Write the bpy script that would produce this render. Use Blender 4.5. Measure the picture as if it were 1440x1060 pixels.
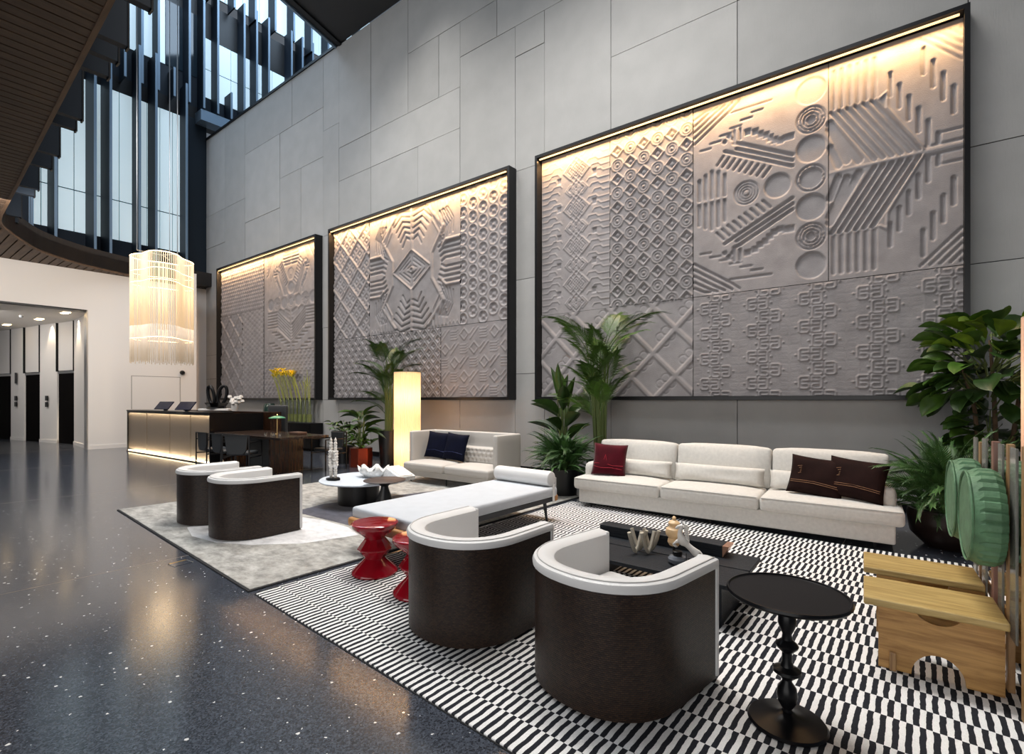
import bpy, bmesh, math, random
import numpy as np
from mathutils import Vector, Matrix, Euler
PI = math.pi
R = math.radians
random.seed(7)
for o in list(bpy.data.objects):
    bpy.data.objects.remove(o)
SC = bpy.context.scene
COL = SC.collection

# ---------------------------------------------------------------- camera, world, lights, exposure
cam_d = bpy.data.cameras.new('camera')
cam = bpy.data.objects.new('camera', cam_d)
COL.objects.link(cam)
cam.location = (0, 0, 1.5)
cam.rotation_euler = (PI / 2, 0, math.atan(494.4 / 680))
cam_d.sensor_width = 36
cam_d.lens = 17.0
cam_d.shift_y = 32 / 1440
cam_d.clip_end = 200
SC.camera = cam
SC.view_settings.view_transform = 'Standard'
SC.view_settings.look = 'None'
SC.view_settings.gamma = 1
SC.view_settings.use_curve_mapping = False
SC.view_settings.exposure = 0.12

w = bpy.data.worlds.new('world')
SC.world = w
w.use_nodes = True
w.node_tree.nodes['Background'].inputs[0].default_value = (0.62, 0.72, 0.85, 1)
w.node_tree.nodes['Background'].inputs[1].default_value = 0.16


def area(name, loc, target, sx, sy, e, col=(1, 1, 1), spread=180):
    d = bpy.data.lights.new(name, 'AREA')
    d.shape = 'RECTANGLE'
    d.size = sx
    d.size_y = sy
    d.energy = e
    d.color = col
    d.spread = R(spread)
    o = bpy.data.objects.new(name, d)
    COL.objects.link(o)
    o.location = loc
    o.rotation_euler = (Vector(target) - Vector(loc)).to_track_quat('-Z', 'Y').to_euler()
    return o


area('skylight_atrium', (-17.5, 7, 20.5), (-18, 6.5, 0), 8, 12, 2000, (0.62, 0.8, 1.0))
area('camera_side_fill', (-1.5, -7.5, 2.7), (-3, 4, 1.4), 11, 4.6, 430, (1.0, 0.97, 0.94))  # added fill behind the camera
area('wall_fill', (-5, 2.2, 10.8), (-4, 8.3, 3.5), 12, 1.5, 215, (0.9, 0.95, 1.0))  # added area light to brighten the stone wall
area('wall_fill_far', (-15, 2.6, 9.5), (-15.5, 8.3, 4.0), 9, 1.5, 230, (0.95, 0.97, 1.0))  # second added light, for the far left of the stone wall
area('lounge_top_fill', (-3.2, 5.4, 11.4), (-3.2, 4.6, 0), 5, 2.4, 440, (1.0, 0.97, 0.93), 110)  # unseen overhead area light added to brighten the lounge furniture
area('lounge_top_fill_far', (-9.0, 5.4, 11.4), (-8.6, 4.9, 0), 4, 2.4, 250, (1.0, 0.96, 0.9), 110)  # same kind of added overhead fill, over the farther seating

# plan mapping of the surveyed layout: the white wall and the facade are not square to the stone wall
SHEAR = True


def T(p):
    return (0.9696 * p[0] + 0.0782 * p[1], 0.9478 * p[1]) + tuple(p[2:])


# ---------------------------------------------------------------- materials
MATS = {}


def mat(name, col=(0.5, 0.5, 0.5), rough=0.5, metal=0.0, spec=0.5, noise=None, bump=None, emit=None,
        trans=0.0, alpha=1.0, coat=0.0, sheen=0.0, rnd=0.0, ior=1.45):
    """noise=(scale, amount) value variation; bump=(scale, strength, stretch xyz)"""
    if name in MATS:
        return MATS[name]
    m = bpy.data.materials.new(name)
    m.use_nodes = True
    nt = m.node_tree
    b = nt.nodes['Principled BSDF']
    b.inputs['Base Color'].default_value = (*col, 1)
    b.inputs['Roughness'].default_value = rough
    b.inputs['Metallic'].default_value = metal
    b.inputs['Specular IOR Level'].default_value = spec
    b.inputs['IOR'].default_value = ior
    b.inputs['Transmission Weight'].default_value = trans
    b.inputs['Alpha'].default_value = alpha
    b.inputs['Coat Weight'].default_value = coat
    b.inputs['Sheen Weight'].default_value = sheen
    tc = nt.nodes.new('ShaderNodeTexCoord')
    if noise or rnd:
        sc, am = noise if noise else (3, 0)
        n = nt.nodes.new('ShaderNodeTexNoise')
        n.inputs['Scale'].default_value = sc
        n.inputs['Detail'].default_value = 6
        nt.links.new(tc.outputs['Object'], n.inputs['Vector'])
        mr = nt.nodes.new('ShaderNodeMapRange')
        mr.inputs[1].default_value = 0.3
        mr.inputs[2].default_value = 0.7
        mr.inputs[3].default_value = 1 - am
        mr.inputs[4].default_value = 1 + am
        nt.links.new(n.outputs[0], mr.inputs[0])
        oi = nt.nodes.new('ShaderNodeObjectInfo')
        m2 = nt.nodes.new('ShaderNodeMapRange')
        m2.inputs[3].default_value = 1 - rnd
        m2.inputs[4].default_value = 1 + rnd
        nt.links.new(oi.outputs['Random'], m2.inputs[0])
        mu = nt.nodes.new('ShaderNodeMath')
        mu.operation = 'MULTIPLY'
        nt.links.new(mr.outputs[0], mu.inputs[0])
        nt.links.new(m2.outputs[0], mu.inputs[1])
        vm = nt.nodes.new('ShaderNodeVectorMath')
        vm.operation = 'SCALE'
        vm.inputs[0].default_value = col
        nt.links.new(mu.outputs[0], vm.inputs['Scale'])
        nt.links.new(vm.outputs[0], b.inputs['Base Color'])
    if bump:
        sc, st, sx = bump
        mp = nt.nodes.new('ShaderNodeMapping')
        mp.inputs['Scale'].default_value = sx
        nt.links.new(tc.outputs['Object'], mp.inputs[0])
        n = nt.nodes.new('ShaderNodeTexNoise')
        n.inputs['Scale'].default_value = sc
        n.inputs['Detail'].default_value = 4
        nt.links.new(mp.outputs[0], n.inputs['Vector'])
        bp = nt.nodes.new('ShaderNodeBump')
        bp.inputs['Strength'].default_value = st
        bp.inputs['Distance'].default_value = 0.01
        nt.links.new(n.outputs[0], bp.inputs['Height'])
        nt.links.new(bp.outputs[0], b.inputs['Normal'])
    if emit:
        b.inputs['Emission Color'].default_value = (*emit[0], 1)
        b.inputs['Emission Strength'].default_value = emit[1]
    MATS[name] = m
    return m


def nd(nt, t, **kw):
    n = nt.nodes.new(t)
    for k, v in kw.items():
        setattr(n, k, v)
    return n


def math_node(nt, op, a, b=None):
    n = nt.nodes.new('ShaderNodeMath')
    n.operation = op
    for i, x in enumerate((a, b)):
        if x is None:
            continue
        if isinstance(x, (int, float)):
            n.inputs[i].default_value = x
        else:
            nt.links.new(x, n.inputs[i])
    return n.outputs[0]


def mix_col(nt, f, c1, c2):
    n = nt.nodes.new('ShaderNodeMix')
    n.data_type = 'RGBA'
    for i, x in ((0, f), (6, c1), (7, c2)):
        if isinstance(x, tuple):
            n.inputs[i].default_value = (*x, 1)
        elif isinstance(x, (int, float)):
            n.inputs[i].default_value = x
        else:
            nt.links.new(x, n.inputs[i])
    return n.outputs[2]


def terrazzo():
    m = bpy.data.materials.new('terrazzo')
    m.use_nodes = True
    nt = m.node_tree
    b = nt.nodes['Principled BSDF']
    tc = nd(nt, 'ShaderNodeTexCoord')
    n1 = nd(nt, 'ShaderNodeTexVoronoi')
    n1.inputs['Scale'].default_value = 140
    nt.links.new(tc.outputs['Object'], n1.inputs['Vector'])
    v = math_node(nt, 'MULTIPLY', n1.outputs['Color'], 1.0)
    base = mix_col(nt, v, (0.003, 0.004, 0.007), (0.085, 0.098, 0.125))
    # sparse pale chips
    n2 = nd(nt, 'ShaderNodeTexVoronoi')
    n2.inputs['Scale'].default_value = 22
    mp = nd(nt, 'ShaderNodeMapping')
    nz = nd(nt, 'ShaderNodeTexNoise')
    nz.inputs['Scale'].default_value = 60
    nt.links.new(tc.outputs['Object'], nz.inputs['Vector'])
    vm = nd(nt, 'ShaderNodeVectorMath', operation='SCALE')
    vm.inputs['Scale'].default_value = 0.02
    nt.links.new(nz.outputs['Color'], vm.inputs[0])
    va = nd(nt, 'ShaderNodeVectorMath', operation='ADD')
    nt.links.new(tc.outputs['Object'], va.inputs[0])
    nt.links.new(vm.outputs[0], va.inputs[1])
    nt.links.new(va.outputs[0], n2.inputs['Vector'])
    sep = nd(nt, 'ShaderNodeSeparateColor')
    nt.links.new(n2.outputs['Color'], sep.inputs[0])
    thr = math_node(nt, 'MULTIPLY', math_node(nt, 'POWER', sep.outputs[0], 1.7), 0.19)
    chip = math_node(nt, 'LESS_THAN', n2.outputs['Distance'], thr)
    chip = math_node(nt, 'MULTIPLY', chip, math_node(nt, 'GREATER_THAN', sep.outputs[1], 0.15))
    c = mix_col(nt, chip, base, (0.75, 0.75, 0.75))
    nt.links.new(c, b.inputs['Base Color'])
    b.inputs['Roughness'].default_value = 0.15
    b.inputs['Specular IOR Level'].default_value = 0.6
    b.inputs['IOR'].default_value = 1.62
    return m


def striped_rug():
    m = bpy.data.materials.new('striped_rug')
    m.use_nodes = True
    nt = m.node_tree
    b = nt.nodes['Principled BSDF']
    tc = nd(nt, 'ShaderNodeTexCoord')
    nz = nd(nt, 'ShaderNodeTexNoise')
    nz.inputs['Scale'].default_value = 14
    nt.links.new(tc.outputs['Object'], nz.inputs['Vector'])
    sp = nd(nt, 'ShaderNodeSeparateXYZ')
    nt.links.new(tc.outputs['Object'], sp.inputs[0])
    x = math_node(nt, 'ADD', sp.outputs[0], math_node(nt, 'MULTIPLY', nz.outputs[0], 0.014))
    y = math_node(nt, 'ADD', sp.outputs[1], math_node(nt, 'MULTIPLY', nz.outputs[0], 0.006))
    yy = math_node(nt, 'FRACT', math_node(nt, 'DIVIDE', y, 0.74))
    p = math_node(nt, 'ADD', math_node(nt, 'GREATER_THAN', yy, 0.246), math_node(nt, 'GREATER_THAN', yy, 0.434))
    p = math_node(nt, 'ADD', p, math_node(nt, 'GREATER_THAN', yy, 0.774))
    f = math_node(nt, 'FLOOR', math_node(nt, 'DIVIDE', x, 0.0236))
    s = math_node(nt, 'MODULO', math_node(nt, 'ADD', math_node(nt, 'ADD', f, p), 100.0), 2.0)
    s = math_node(nt, 'GREATER_THAN', s, 0.5)
    n2 = nd(nt, 'ShaderNodeTexNoise')
    n2.inputs['Scale'].default_value = 150
    nt.links.new(tc.outputs['Object'], n2.inputs['Vector'])
    lt = mix_col(nt, n2.outputs[0], (0.62, 0.61, 0.6), (0.9, 0.89, 0.88))
    dk = mix_col(nt, n2.outputs[0], (0.012, 0.013, 0.017), (0.03, 0.031, 0.037))
    nt.links.new(mix_col(nt, s, dk, lt), b.inputs['Base Color'])
    b.inputs['Roughness'].default_value = 0.95
    b.inputs['Specular IOR Level'].default_value = 0.1
    bp = nd(nt, 'ShaderNodeBump')
    bp.inputs['Strength'].default_value = 0.5
    bp.inputs['Distance'].default_value = 0.004
    nt.links.new(n2.outputs[0], bp.inputs['Height'])
    nt.links.new(bp.outputs[0], b.inputs['Normal'])
    return m


def mottled(name, c1, c2, c3, sc=2.5):
    m = bpy.data.materials.new(name)
    m.use_nodes = True
    nt = m.node_tree
    b = nt.nodes['Principled BSDF']
    tc = nd(nt, 'ShaderNodeTexCoord')
    mp = nd(nt, 'ShaderNodeMapping')
    mp.inputs['Scale'].default_value = (1, 1.7, 1)
    nt.links.new(tc.outputs['Object'], mp.inputs[0])
    a = nd(nt, 'ShaderNodeTexNoise')
    a.inputs['Scale'].default_value = sc
    a.inputs['Detail'].default_value = 7
    a.inputs['Roughness'].default_value = 0.72
    nt.links.new(mp.outputs[0], a.inputs['Vector'])
    cr = nd(nt, 'ShaderNodeValToRGB')
    e = cr.color_ramp.elements
    e[0].position = 0.36
    e[0].color = (*c1, 1)
    e[1].position = 0.66
    e[1].color = (*c3, 1)
    x = e.new(0.5)
    x.color = (*c2, 1)
    nt.links.new(a.outputs[0], cr.inputs[0])
    nt.links.new(cr.outputs[0], b.inputs['Base Color'])
    b.inputs['Roughness'].default_value = 0.9
    b.inputs['Sheen Weight'].default_value = 0.25
    bp = nd(nt, 'ShaderNodeBump')
    bp.inputs['Strength'].default_value = 0.4
    bp.inputs['Distance'].default_value = 0.01
    nt.links.new(a.outputs[0], bp.inputs['Height'])
    nt.links.new(bp.outputs[0], b.inputs['Normal'])
    return m


def wood(name, c1, c2, rough=0.45, axis='X', sc=1.0):
    m = bpy.data.materials.new(name)
    m.use_nodes = True
    nt = m.node_tree
    b = nt.nodes['Principled BSDF']
    tc = nd(nt, 'ShaderNodeTexCoord')
    mp = nd(nt, 'ShaderNodeMapping')
    s = {'X': (1.2, 14, 14), 'Y': (14, 1.2, 14), 'Z': (14, 14, 1.2)}[axis]
    mp.inputs['Scale'].default_value = tuple(k * sc for k in s)
    nt.links.new(tc.outputs['Object'], mp.inputs[0])
    a = nd(nt, 'ShaderNodeTexNoise')
    a.inputs['Scale'].default_value = 2.2
    a.inputs['Detail'].default_value = 8
    a.inputs['Roughness'].default_value = 0.65
    a.inputs['Distortion'].default_value = 0.6
    nt.links.new(mp.outputs[0], a.inputs['Vector'])
    cr = nd(nt, 'ShaderNodeValToRGB')
    e = cr.color_ramp.elements
    e[0].position = 0.35
    e[0].color = (*c1, 1)
    e[1].position = 0.62
    e[1].color = (*c2, 1)
    nt.links.new(a.outputs[0], cr.inputs[0])
    nt.links.new(cr.outputs[0], b.inputs['Base Color'])
    b.inputs['Roughness'].default_value = rough
    bp = nd(nt, 'ShaderNodeBump')
    bp.inputs['Strength'].default_value = 0.25
    bp.inputs['Distance'].default_value = 0.004
    nt.links.new(a.outputs[0], bp.inputs['Height'])
    nt.links.new(bp.outputs[0], b.inputs['Normal'])
    MATS[name] = m
    return m


def woven():
    """dark woven strap shell: rows of small dashes, relief only plus two close browns"""
    m = bpy.data.materials.new('woven_brown')
    m.use_nodes = True
    nt = m.node_tree
    b = nt.nodes['Principled BSDF']
    tc = nd(nt, 'ShaderNodeTexCoord')
    sp = nd(nt, 'ShaderNodeSeparateXYZ')
    nt.links.new(tc.outputs['Object'], sp.inputs[0])
    ang = math_node(nt, 'ARCTAN2', sp.outputs[0], sp.outputs[1])
    cx = math_node(nt, 'MULTIPLY', ang, 0.45)
    cb = nd(nt, 'ShaderNodeCombineXYZ')
    nt.links.new(cx, cb.inputs[0])
    nt.links.new(sp.outputs[2], cb.inputs[1])
    br = nd(nt, 'ShaderNodeTexBrick')
    br.inputs['Scale'].default_value = 1.0
    br.inputs['Brick Width'].default_value = 0.02
    br.inputs['Row Height'].default_value = 0.0095
    br.inputs['Mortar Size'].default_value = 0.0018
    br.inputs['Mortar Smooth'].default_value = 0.6
    br.inputs['Color1'].default_value = (0.018, 0.010, 0.007, 1)
    br.inputs['Color2'].default_value = (0.055, 0.030, 0.018, 1)
    br.inputs['Mortar'].default_value = (0.008, 0.005, 0.004, 1)
    nt.links.new(cb.outputs[0], br.inputs['Vector'])
    nt.links.new(br.outputs['Color'], b.inputs['Base Color'])
    b.inputs['Roughness'].default_value = 0.38
    b.inputs['Specular IOR Level'].default_value = 0.35
    bp = nd(nt, 'ShaderNodeBump')
    bp.inputs['Strength'].default_value = 1.0
    bp.inputs['Distance'].default_value = 0.005
    bp.invert = True
    nt.links.new(br.outputs['Fac'], bp.inputs['Height'])
    nt.links.new(bp.outputs[0], b.inputs['Normal'])
    return m


M_terrazzo = terrazzo()
M_stripe = striped_rug()
M_rug = mottled('grey_rug', (0.17, 0.165, 0.15), (0.32, 0.31, 0.285), (0.50, 0.49, 0.46), 4.5)
M_rugw = mottled('white_rug', (0.5, 0.5, 0.51), (0.62, 0.62, 0.63), (0.72, 0.72, 0.73), 5)
M_rugn = mottled('navy_rug', (0.02, 0.02, 0.032), (0.04, 0.04, 0.06), (0.075, 0.075, 0.1), 6)
M_rugedge = mat('rug_binding', (0.02, 0.02, 0.022), 0.9)
M_woven = woven()
M_stone = mat('stone_cladding', (0.42, 0.415, 0.405), 0.8, noise=(2.2, 0.05), bump=(22, 0.35, (3, 1, 0.35)), rnd=0.07)
M_joint = mat('dark_joint', (0.05, 0.05, 0.05), 0.9)
M_relief = mat('cast_concrete', (0.285, 0.265, 0.268), 0.78, noise=(5, 0.13), bump=(70, 0.35, (1, 1, 1)), rnd=0.08)
M_black = mat('black_metal', (0.012, 0.012, 0.013), 0.35, metal=0.3)
M_blackwood = mat('black_wood', (0.010, 0.013, 0.018), 0.5, spec=0.3, bump=(9, 0.5, (1, 14, 14)))
M_gloss = mat('black_lacquer', (0.005, 0.005, 0.006), 0.28, spec=0.22)
M_white = mat('white_plaster', (0.80, 0.77, 0.74), 0.65)
M_leather = mat('white_leather', (0.66, 0.655, 0.65), 0.45, bump=(160, 0.12, (1, 1, 1)))
M_fabw = mat('white_linen', (0.66, 0.64, 0.60), 0.95, noise=(28, 0.06), bump=(130, 0.5, (3, 3, 0.5)), sheen=0.2)
M_fabg = mat('greige_leather', (0.50, 0.475, 0.445), 0.6, bump=(60, 0.1, (1, 1, 1)))
M_bed = mat('daybed_fabric', (0.50, 0.525, 0.56), 0.8, spec=0.15, noise=(8, 0.03), bump=(60, 0.1, (1, 1, 1)))
M_red = mat('red_lacquer', (0.24, 0.003, 0.010), 0.1, coat=0.5)
M_maroon = mat('maroon_velvet', (0.062, 0.003, 0.008), 0.8, noise=(6, 0.3), sheen=0.1, spec=0.1)
M_stitchr = mat('red_stitching', (0.45, 0.01, 0.03), 0.7)
M_brownv = mat('brown_velvet', (0.016, 0.007, 0.006), 0.8, noise=(6, 0.3), spec=0.1)
M_stitchb = mat('tan_stitching', (0.28, 0.14, 0.07), 0.7)
M_navy = mat('navy_velvet', (0.003, 0.004, 0.013), 0.8, noise=(6, 0.3), spec=0.1)
M_oak = wood('oak', (0.27, 0.13, 0.035), (0.50, 0.28, 0.09), 0.42, 'X')
M_oakp = wood('pale_oak', (0.30, 0.19, 0.055), (0.52, 0.37, 0.14), 0.42, 'X')
M_oakz = wood('oak_upright', (0.22, 0.115, 0.045), (0.42, 0.25, 0.11), 0.42, 'Z')
M_redwood = wood('reddish_upright', (0.16, 0.07, 0.05), (0.3, 0.15, 0.11), 0.42, 'Z')
M_walnut = wood('walnut', (0.010, 0.005, 0.003), (0.042, 0.016, 0.007), 0.25, 'Z')
M_walnutx = wood('walnut_flat', (0.010, 0.007, 0.006), (0.035, 0.018, 0.011), 0.2, 'X')
M_acryl = mat('smoked_acrylic', (0.42, 0.42, 0.38), 0.1, trans=0.55, ior=1.2)
M_green = mat('green_rubber', (0.095, 0.20, 0.105), 0.6, noise=(14, 0.22), bump=(50, 0.4, (1, 1, 1)))
M_timber = wood('timber_soffit', (0.035, 0.019, 0.010), (0.065, 0.037, 0.020), 0.6, 'Y', 0.5)
M_timberx = wood('timber_soffit_corner', (0.06, 0.032, 0.016), (0.11, 0.062, 0.032), 0.6, 'X', 0.5)
M_fascia = mat('dark_fascia', (0.022, 0.017, 0.014), 0.5)
M_fin = mat('dark_blue_metal', (0.012, 0.019, 0.030), 0.55, spec=0.25)
M_finedge = mat('pale_fin_edge', (0.17, 0.24, 0.32), 0.4, metal=0.3)
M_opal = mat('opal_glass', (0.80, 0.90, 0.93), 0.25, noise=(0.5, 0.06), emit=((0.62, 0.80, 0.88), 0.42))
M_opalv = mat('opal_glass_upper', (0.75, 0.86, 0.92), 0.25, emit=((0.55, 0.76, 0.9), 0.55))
M_darkglass = mat('dark_glass', (0.02, 0.035, 0.05), 0.06, spec=0.8)
M_ceil = mat('dark_ceiling', (0.030, 0.031, 0.034), 0.6)
M_bronze = mat('brushed_bronze', (0.29, 0.235, 0.185), 0.45, metal=0.6, bump=(30, 0.2, (20, 20, 0.3)))
M_brass = mat('brass', (0.6, 0.42, 0.18), 0.3, metal=1.0)
M_warm = mat('warm_led', (1, 0.8, 0.5), 0.5, emit=((1.0, 0.72, 0.38), 9))
M_strip = mat('art_led', (1, 0.8, 0.5), 0.5, emit=((1.0, 0.66, 0.30), 1.3))
M_deskled = mat('desk_led', (1, 0.85, 0.6), 0.5, emit=((1.0, 0.80, 0.50), 6))
M_rod = mat('glowing_glass_rod', (0.6, 0.5, 0.36), 0.2, emit=((1.0, 0.68, 0.38), 0.55))
M_rodlow = mat('clear_glass_rod', (0.6, 0.52, 0.44), 0.2, emit=((1.0, 0.76, 0.5), 0.22))
M_ring = mat('chandelier_led', (1, 0.8, 0.5), 0.3, emit=((1.0, 0.72, 0.36), 6))
M_shade = mat('pleated_shade', (0.9, 0.72, 0.48), 0.8, emit=((1.0, 0.56, 0.22), 0.75), noise=(3, 0.05))
M_shade2 = mat('pleated_shade_pink', (0.85, 0.66, 0.52), 0.8, emit=((1.0, 0.56, 0.33), 0.42))
M_screen = mat('screen', (0.01, 0.012, 0.03), 0.15)
M_door = mat('lift_door', (0.003, 0.0025, 0.0025), 0.8, spec=0.05)
M_silver = mat('silver_trim', (0.5, 0.5, 0.5), 0.3, metal=0.9)
M_glass = mat('clear_glass', (0.92, 0.95, 0.95), 0.03, trans=1.0, ior=1.35)
M_vgreen = mat('dark_green_glass', (0.02, 0.045, 0.035), 0.12, spec=0.7)
M_lampglass = mat('green_lamp_glass', (0.08, 0.30, 0.17), 0.15)
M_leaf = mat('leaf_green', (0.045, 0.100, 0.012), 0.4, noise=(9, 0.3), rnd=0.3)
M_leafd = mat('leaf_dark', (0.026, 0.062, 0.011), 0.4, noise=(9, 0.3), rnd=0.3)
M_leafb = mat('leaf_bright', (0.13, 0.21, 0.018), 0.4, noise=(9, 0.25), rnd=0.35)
M_fern = mat('fern_green', (0.034, 0.088, 0.020), 0.5, noise=(9, 0.3), rnd=0.3)
M_stem = mat('stem_green', (0.11, 0.15, 0.04), 0.5)
M_bark = mat('bark', (0.13, 0.085, 0.05), 0.85, noise=(12, 0.3), bump=(20, 0.6, (1, 1, 0.3)))
M_soil = mat('soil', (0.02, 0.014, 0.01), 0.95)
M_pot = mat('black_pot', (0.010, 0.010, 0.011), 0.35)
M_potbr = mat('dark_brown_pot', (0.018, 0.011, 0.009), 0.28)
M_copper = mat('red_copper_pot', (0.42, 0.07, 0.035), 0.25, metal=0.85)
M_flower = mat('yellow_petals', (0.92, 0.68, 0.04), 0.6, rnd=0.2)
M_stalk = mat('yellow_green_stalk', (0.28, 0.30, 0.05), 0.6)
M_tabtop = mat('white_table_top', (0.70, 0.76, 0.84), 0.25)
M_tabbr = mat('brown_table_top', (0.045, 0.03, 0.027), 0.5)
M_coral = mat('white_coral', (0.72, 0.72, 0.70), 0.8, noise=(30, 0.12), bump=(40, 0.8, (1, 1, 1)))
M_cryst = mat('pale_glass_ceramic', (0.66, 0.64, 0.60), 0.2, noise=(40, 0.45))
M_candle = mat('champagne_metal', (0.50, 0.46, 0.38), 0.42, metal=0.25)
M_horse = mat('white_porcelain', (0.74, 0.71, 0.67), 0.3, noise=(18, 0.08))
M_gourd = mat('apricot_glass', (0.80, 0.55, 0.30), 0.28, noise=(5, 0.15))
M_puck = mat('smoky_glass', (0.25, 0.27, 0.31), 0.12, trans=0.4)
M_copperend = mat('copper_end', (0.75, 0.42, 0.28), 0.3, metal=0.8)
M_chairdk = mat('dark_chair_shell', (0.030, 0.032, 0.034), 0.5)
M_bedframe = mat('daybed_frame', (0.022, 0.024, 0.028), 0.5)
M_cognac = mat('cognac_wood', (0.42, 0.20, 0.07), 0.4)

# ---------------------------------------------------------------- mesh helpers


class MB:
    def __init__(s):
        s.v = []
        s.f = []

    def add(s, vs, fs):
        n = len(s.v)
        s.v += [tuple(p) for p in vs]
        s.f += [tuple(i + n for i in f) for f in fs]
        return s

    def box(s, x0, x1, y0, y1, z0, z1):
        return s.add([(x0, y0, z0), (x1, y0, z0), (x1, y1, z0), (x0, y1, z0), (x0, y0, z1), (x1, y0, z1), (x1, y1, z1), (x0, y1, z1)],
                     [(0, 3, 2, 1), (4, 5, 6, 7), (0, 1, 5, 4), (1, 2, 6, 5), (2, 3, 7, 6), (3, 0, 4, 7)])

    def beam(s, p, q, w, h=None, up=(0, 0, 1)):
        h = h or w
        p, q = Vector(p), Vector(q)
        d = (q - p).normalized()
        u = Vector(up)
        if abs(d.dot(u)) > 0.98:
            u = Vector((0, 1, 0))
        a = d.cross(u).normalized() * w / 2
        b = a.cross(d).normalized() * h / 2
        vs = [c + i * a + j * b for c in (p, q) for i, j in ((-1, -1), (1, -1), (1, 1), (-1, 1))]
        return s.add(vs, [(0, 1, 2, 3), (7, 6, 5, 4), (0, 4, 5, 1), (1, 5, 6, 2), (2, 6, 7, 3), (3, 7, 4, 0)])

    def prism(s, poly, z0, z1):
        n = len(poly)
        vs = [(x, y, z0) for x, y in poly] + [(x, y, z1) for x, y in poly]
        fs = [tuple(range(n))[::-1], tuple(range(n, 2 * n))]
        fs += [(i, (i + 1) % n, n + (i + 1) % n, n + i) for i in range(n)]
        return s.add(vs, fs)

    def prism_y(s, poly, y0, y1):
        n = len(poly)
        vs = [(x, y0, z) for x, z in poly] + [(x, y1, z) for x, z in poly]
        fs = [tuple(range(n)), tuple(range(n, 2 * n))[::-1]]
        fs += [((i + 1) % n, i, n + i, n + (i + 1) % n) for i in range(n)]
        return s.add(vs, fs)

    def lathe(s, prof, n=32, c=(0, 0, 0), sx=1, sy=1):
        vs = []
        fs = []
        m = len(prof)
        for i in range(n):
            a = 2 * PI * i / n
            for r, z in prof:
                vs.append((c[0] + r * math.cos(a) * sx, c[1] + r * math.sin(a) * sy, c[2] + z))
        for i in range(n):
            j = (i + 1) % n
            for k in range(m - 1):
                fs.append((i * m + k, j * m + k, j * m + k + 1, i * m + k + 1))
        if prof[0][0] > 1e-4:
            fs.append(tuple(i * m for i in range(n))[::-1])
        if prof[-1][0] > 1e-4:
            fs.append(tuple(i * m + m - 1 for i in range(n)))
        return s.add(vs, fs)

    def tube(s, pts, r, n=8, caps=True):
        pts = [Vector(p) for p in pts]
        rs = r if isinstance(r, (list, tuple)) else [r] * len(pts)
        vs = []
        prev = None
        for i, p in enumerate(pts):
            a = pts[max(0, i - 1)]
            b = pts[min(len(pts) - 1, i + 1)]
            d = (b - a).normalized()
            if prev is None:
                u = Vector((0, 0, 1)) if abs(d.z) < 0.9 else Vector((1, 0, 0))
                x = d.cross(u).normalized()
            else:
                x = (prev - d * prev.dot(d)).normalized()
            prev = x
            y = d.cross(x)
            for k in range(n):
                t = 2 * PI * k / n
                vs.append(p + (x * math.cos(t) + y * math.sin(t)) * rs[i])
        fs = []
        for i in range(len(pts) - 1):
            for k in range(n):
                k2 = (k + 1) % n
                fs.append((i * n + k, i * n + k2, (i + 1) * n + k2, (i + 1) * n + k))
        if caps:
            fs.append(tuple(range(n))[::-1])
            fs.append(tuple((len(pts) - 1) * n + k for k in range(n)))
        return s.add(vs, fs)

    def soft(s, x0, x1, y0, y1, z0, z1, r=0.04, crown=0.0, crownb=0.0, crowny=0.0, n=7):
        """rounded cushion box with crowned top / bottom / front-back"""
        c = Vector(((x0 + x1) / 2, (y0 + y1) / 2, (z0 + z1) / 2))
        h = Vector(((x1 - x0) / 2, (y1 - y0) / 2, (z1 - z0) / 2))
        r = min(r, min(h) * 0.98)

        def ticks(hh):
            a = [-hh, -hh + r * 0.12, -hh + r * 0.4, -hh + r]
            m = [(-hh + r) + (2 * hh - 2 * r) * i / n for i in range(1, n)]
            return a + m + [-q for q in a[::-1]]
        T = [ticks(h[i]) for i in range(3)]
        verts = {}
        vs = []
        fs = []

        def vid(i, j, k):
            key = (i, j, k)
            if key not in verts:
                p = Vector((T[0][i], T[1][j], T[2][k]))
                q = Vector([max(-(h[a] - r), min(h[a] - r, p[a])) for a in range(3)])
                d = p - q
                if d.length > 1e-9:
                    p = q + d.normalized() * r
                u, v, t = p.x / h.x, p.y / h.y, p.z / h.z
                if crown and p.z > 0:
                    p.z += crown * (1 - u ** 4) * (1 - v * v) * t
                if crownb and p.z < 0:
                    p.z += crownb * (1 - u * u) * (1 - v * v) * t
                if crowny:
                    p.y += crowny * (1 - u ** 4) * (1 - t * t) * v
                verts[key] = len(vs)
                vs.append(tuple(p + c))
            return verts[key]
        L = [len(t) for t in T]
        for a in range(3):
            b, d = (a + 1) % 3, (a + 2) % 3
            for side in (0, L[a] - 1):
                for i in range(L[b] - 1):
                    for j in range(L[d] - 1):
                        def g(p, q):
                            k = [0, 0, 0]
                            k[a] = side
                            k[b] = p
                            k[d] = q
                            return vid(*k)
                        f = [g(i, j), g(i + 1, j), g(i + 1, j + 1), g(i, j + 1)]
                        fs.append(tuple(f if side else f[::-1]))
        return s.add(vs, fs)

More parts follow.
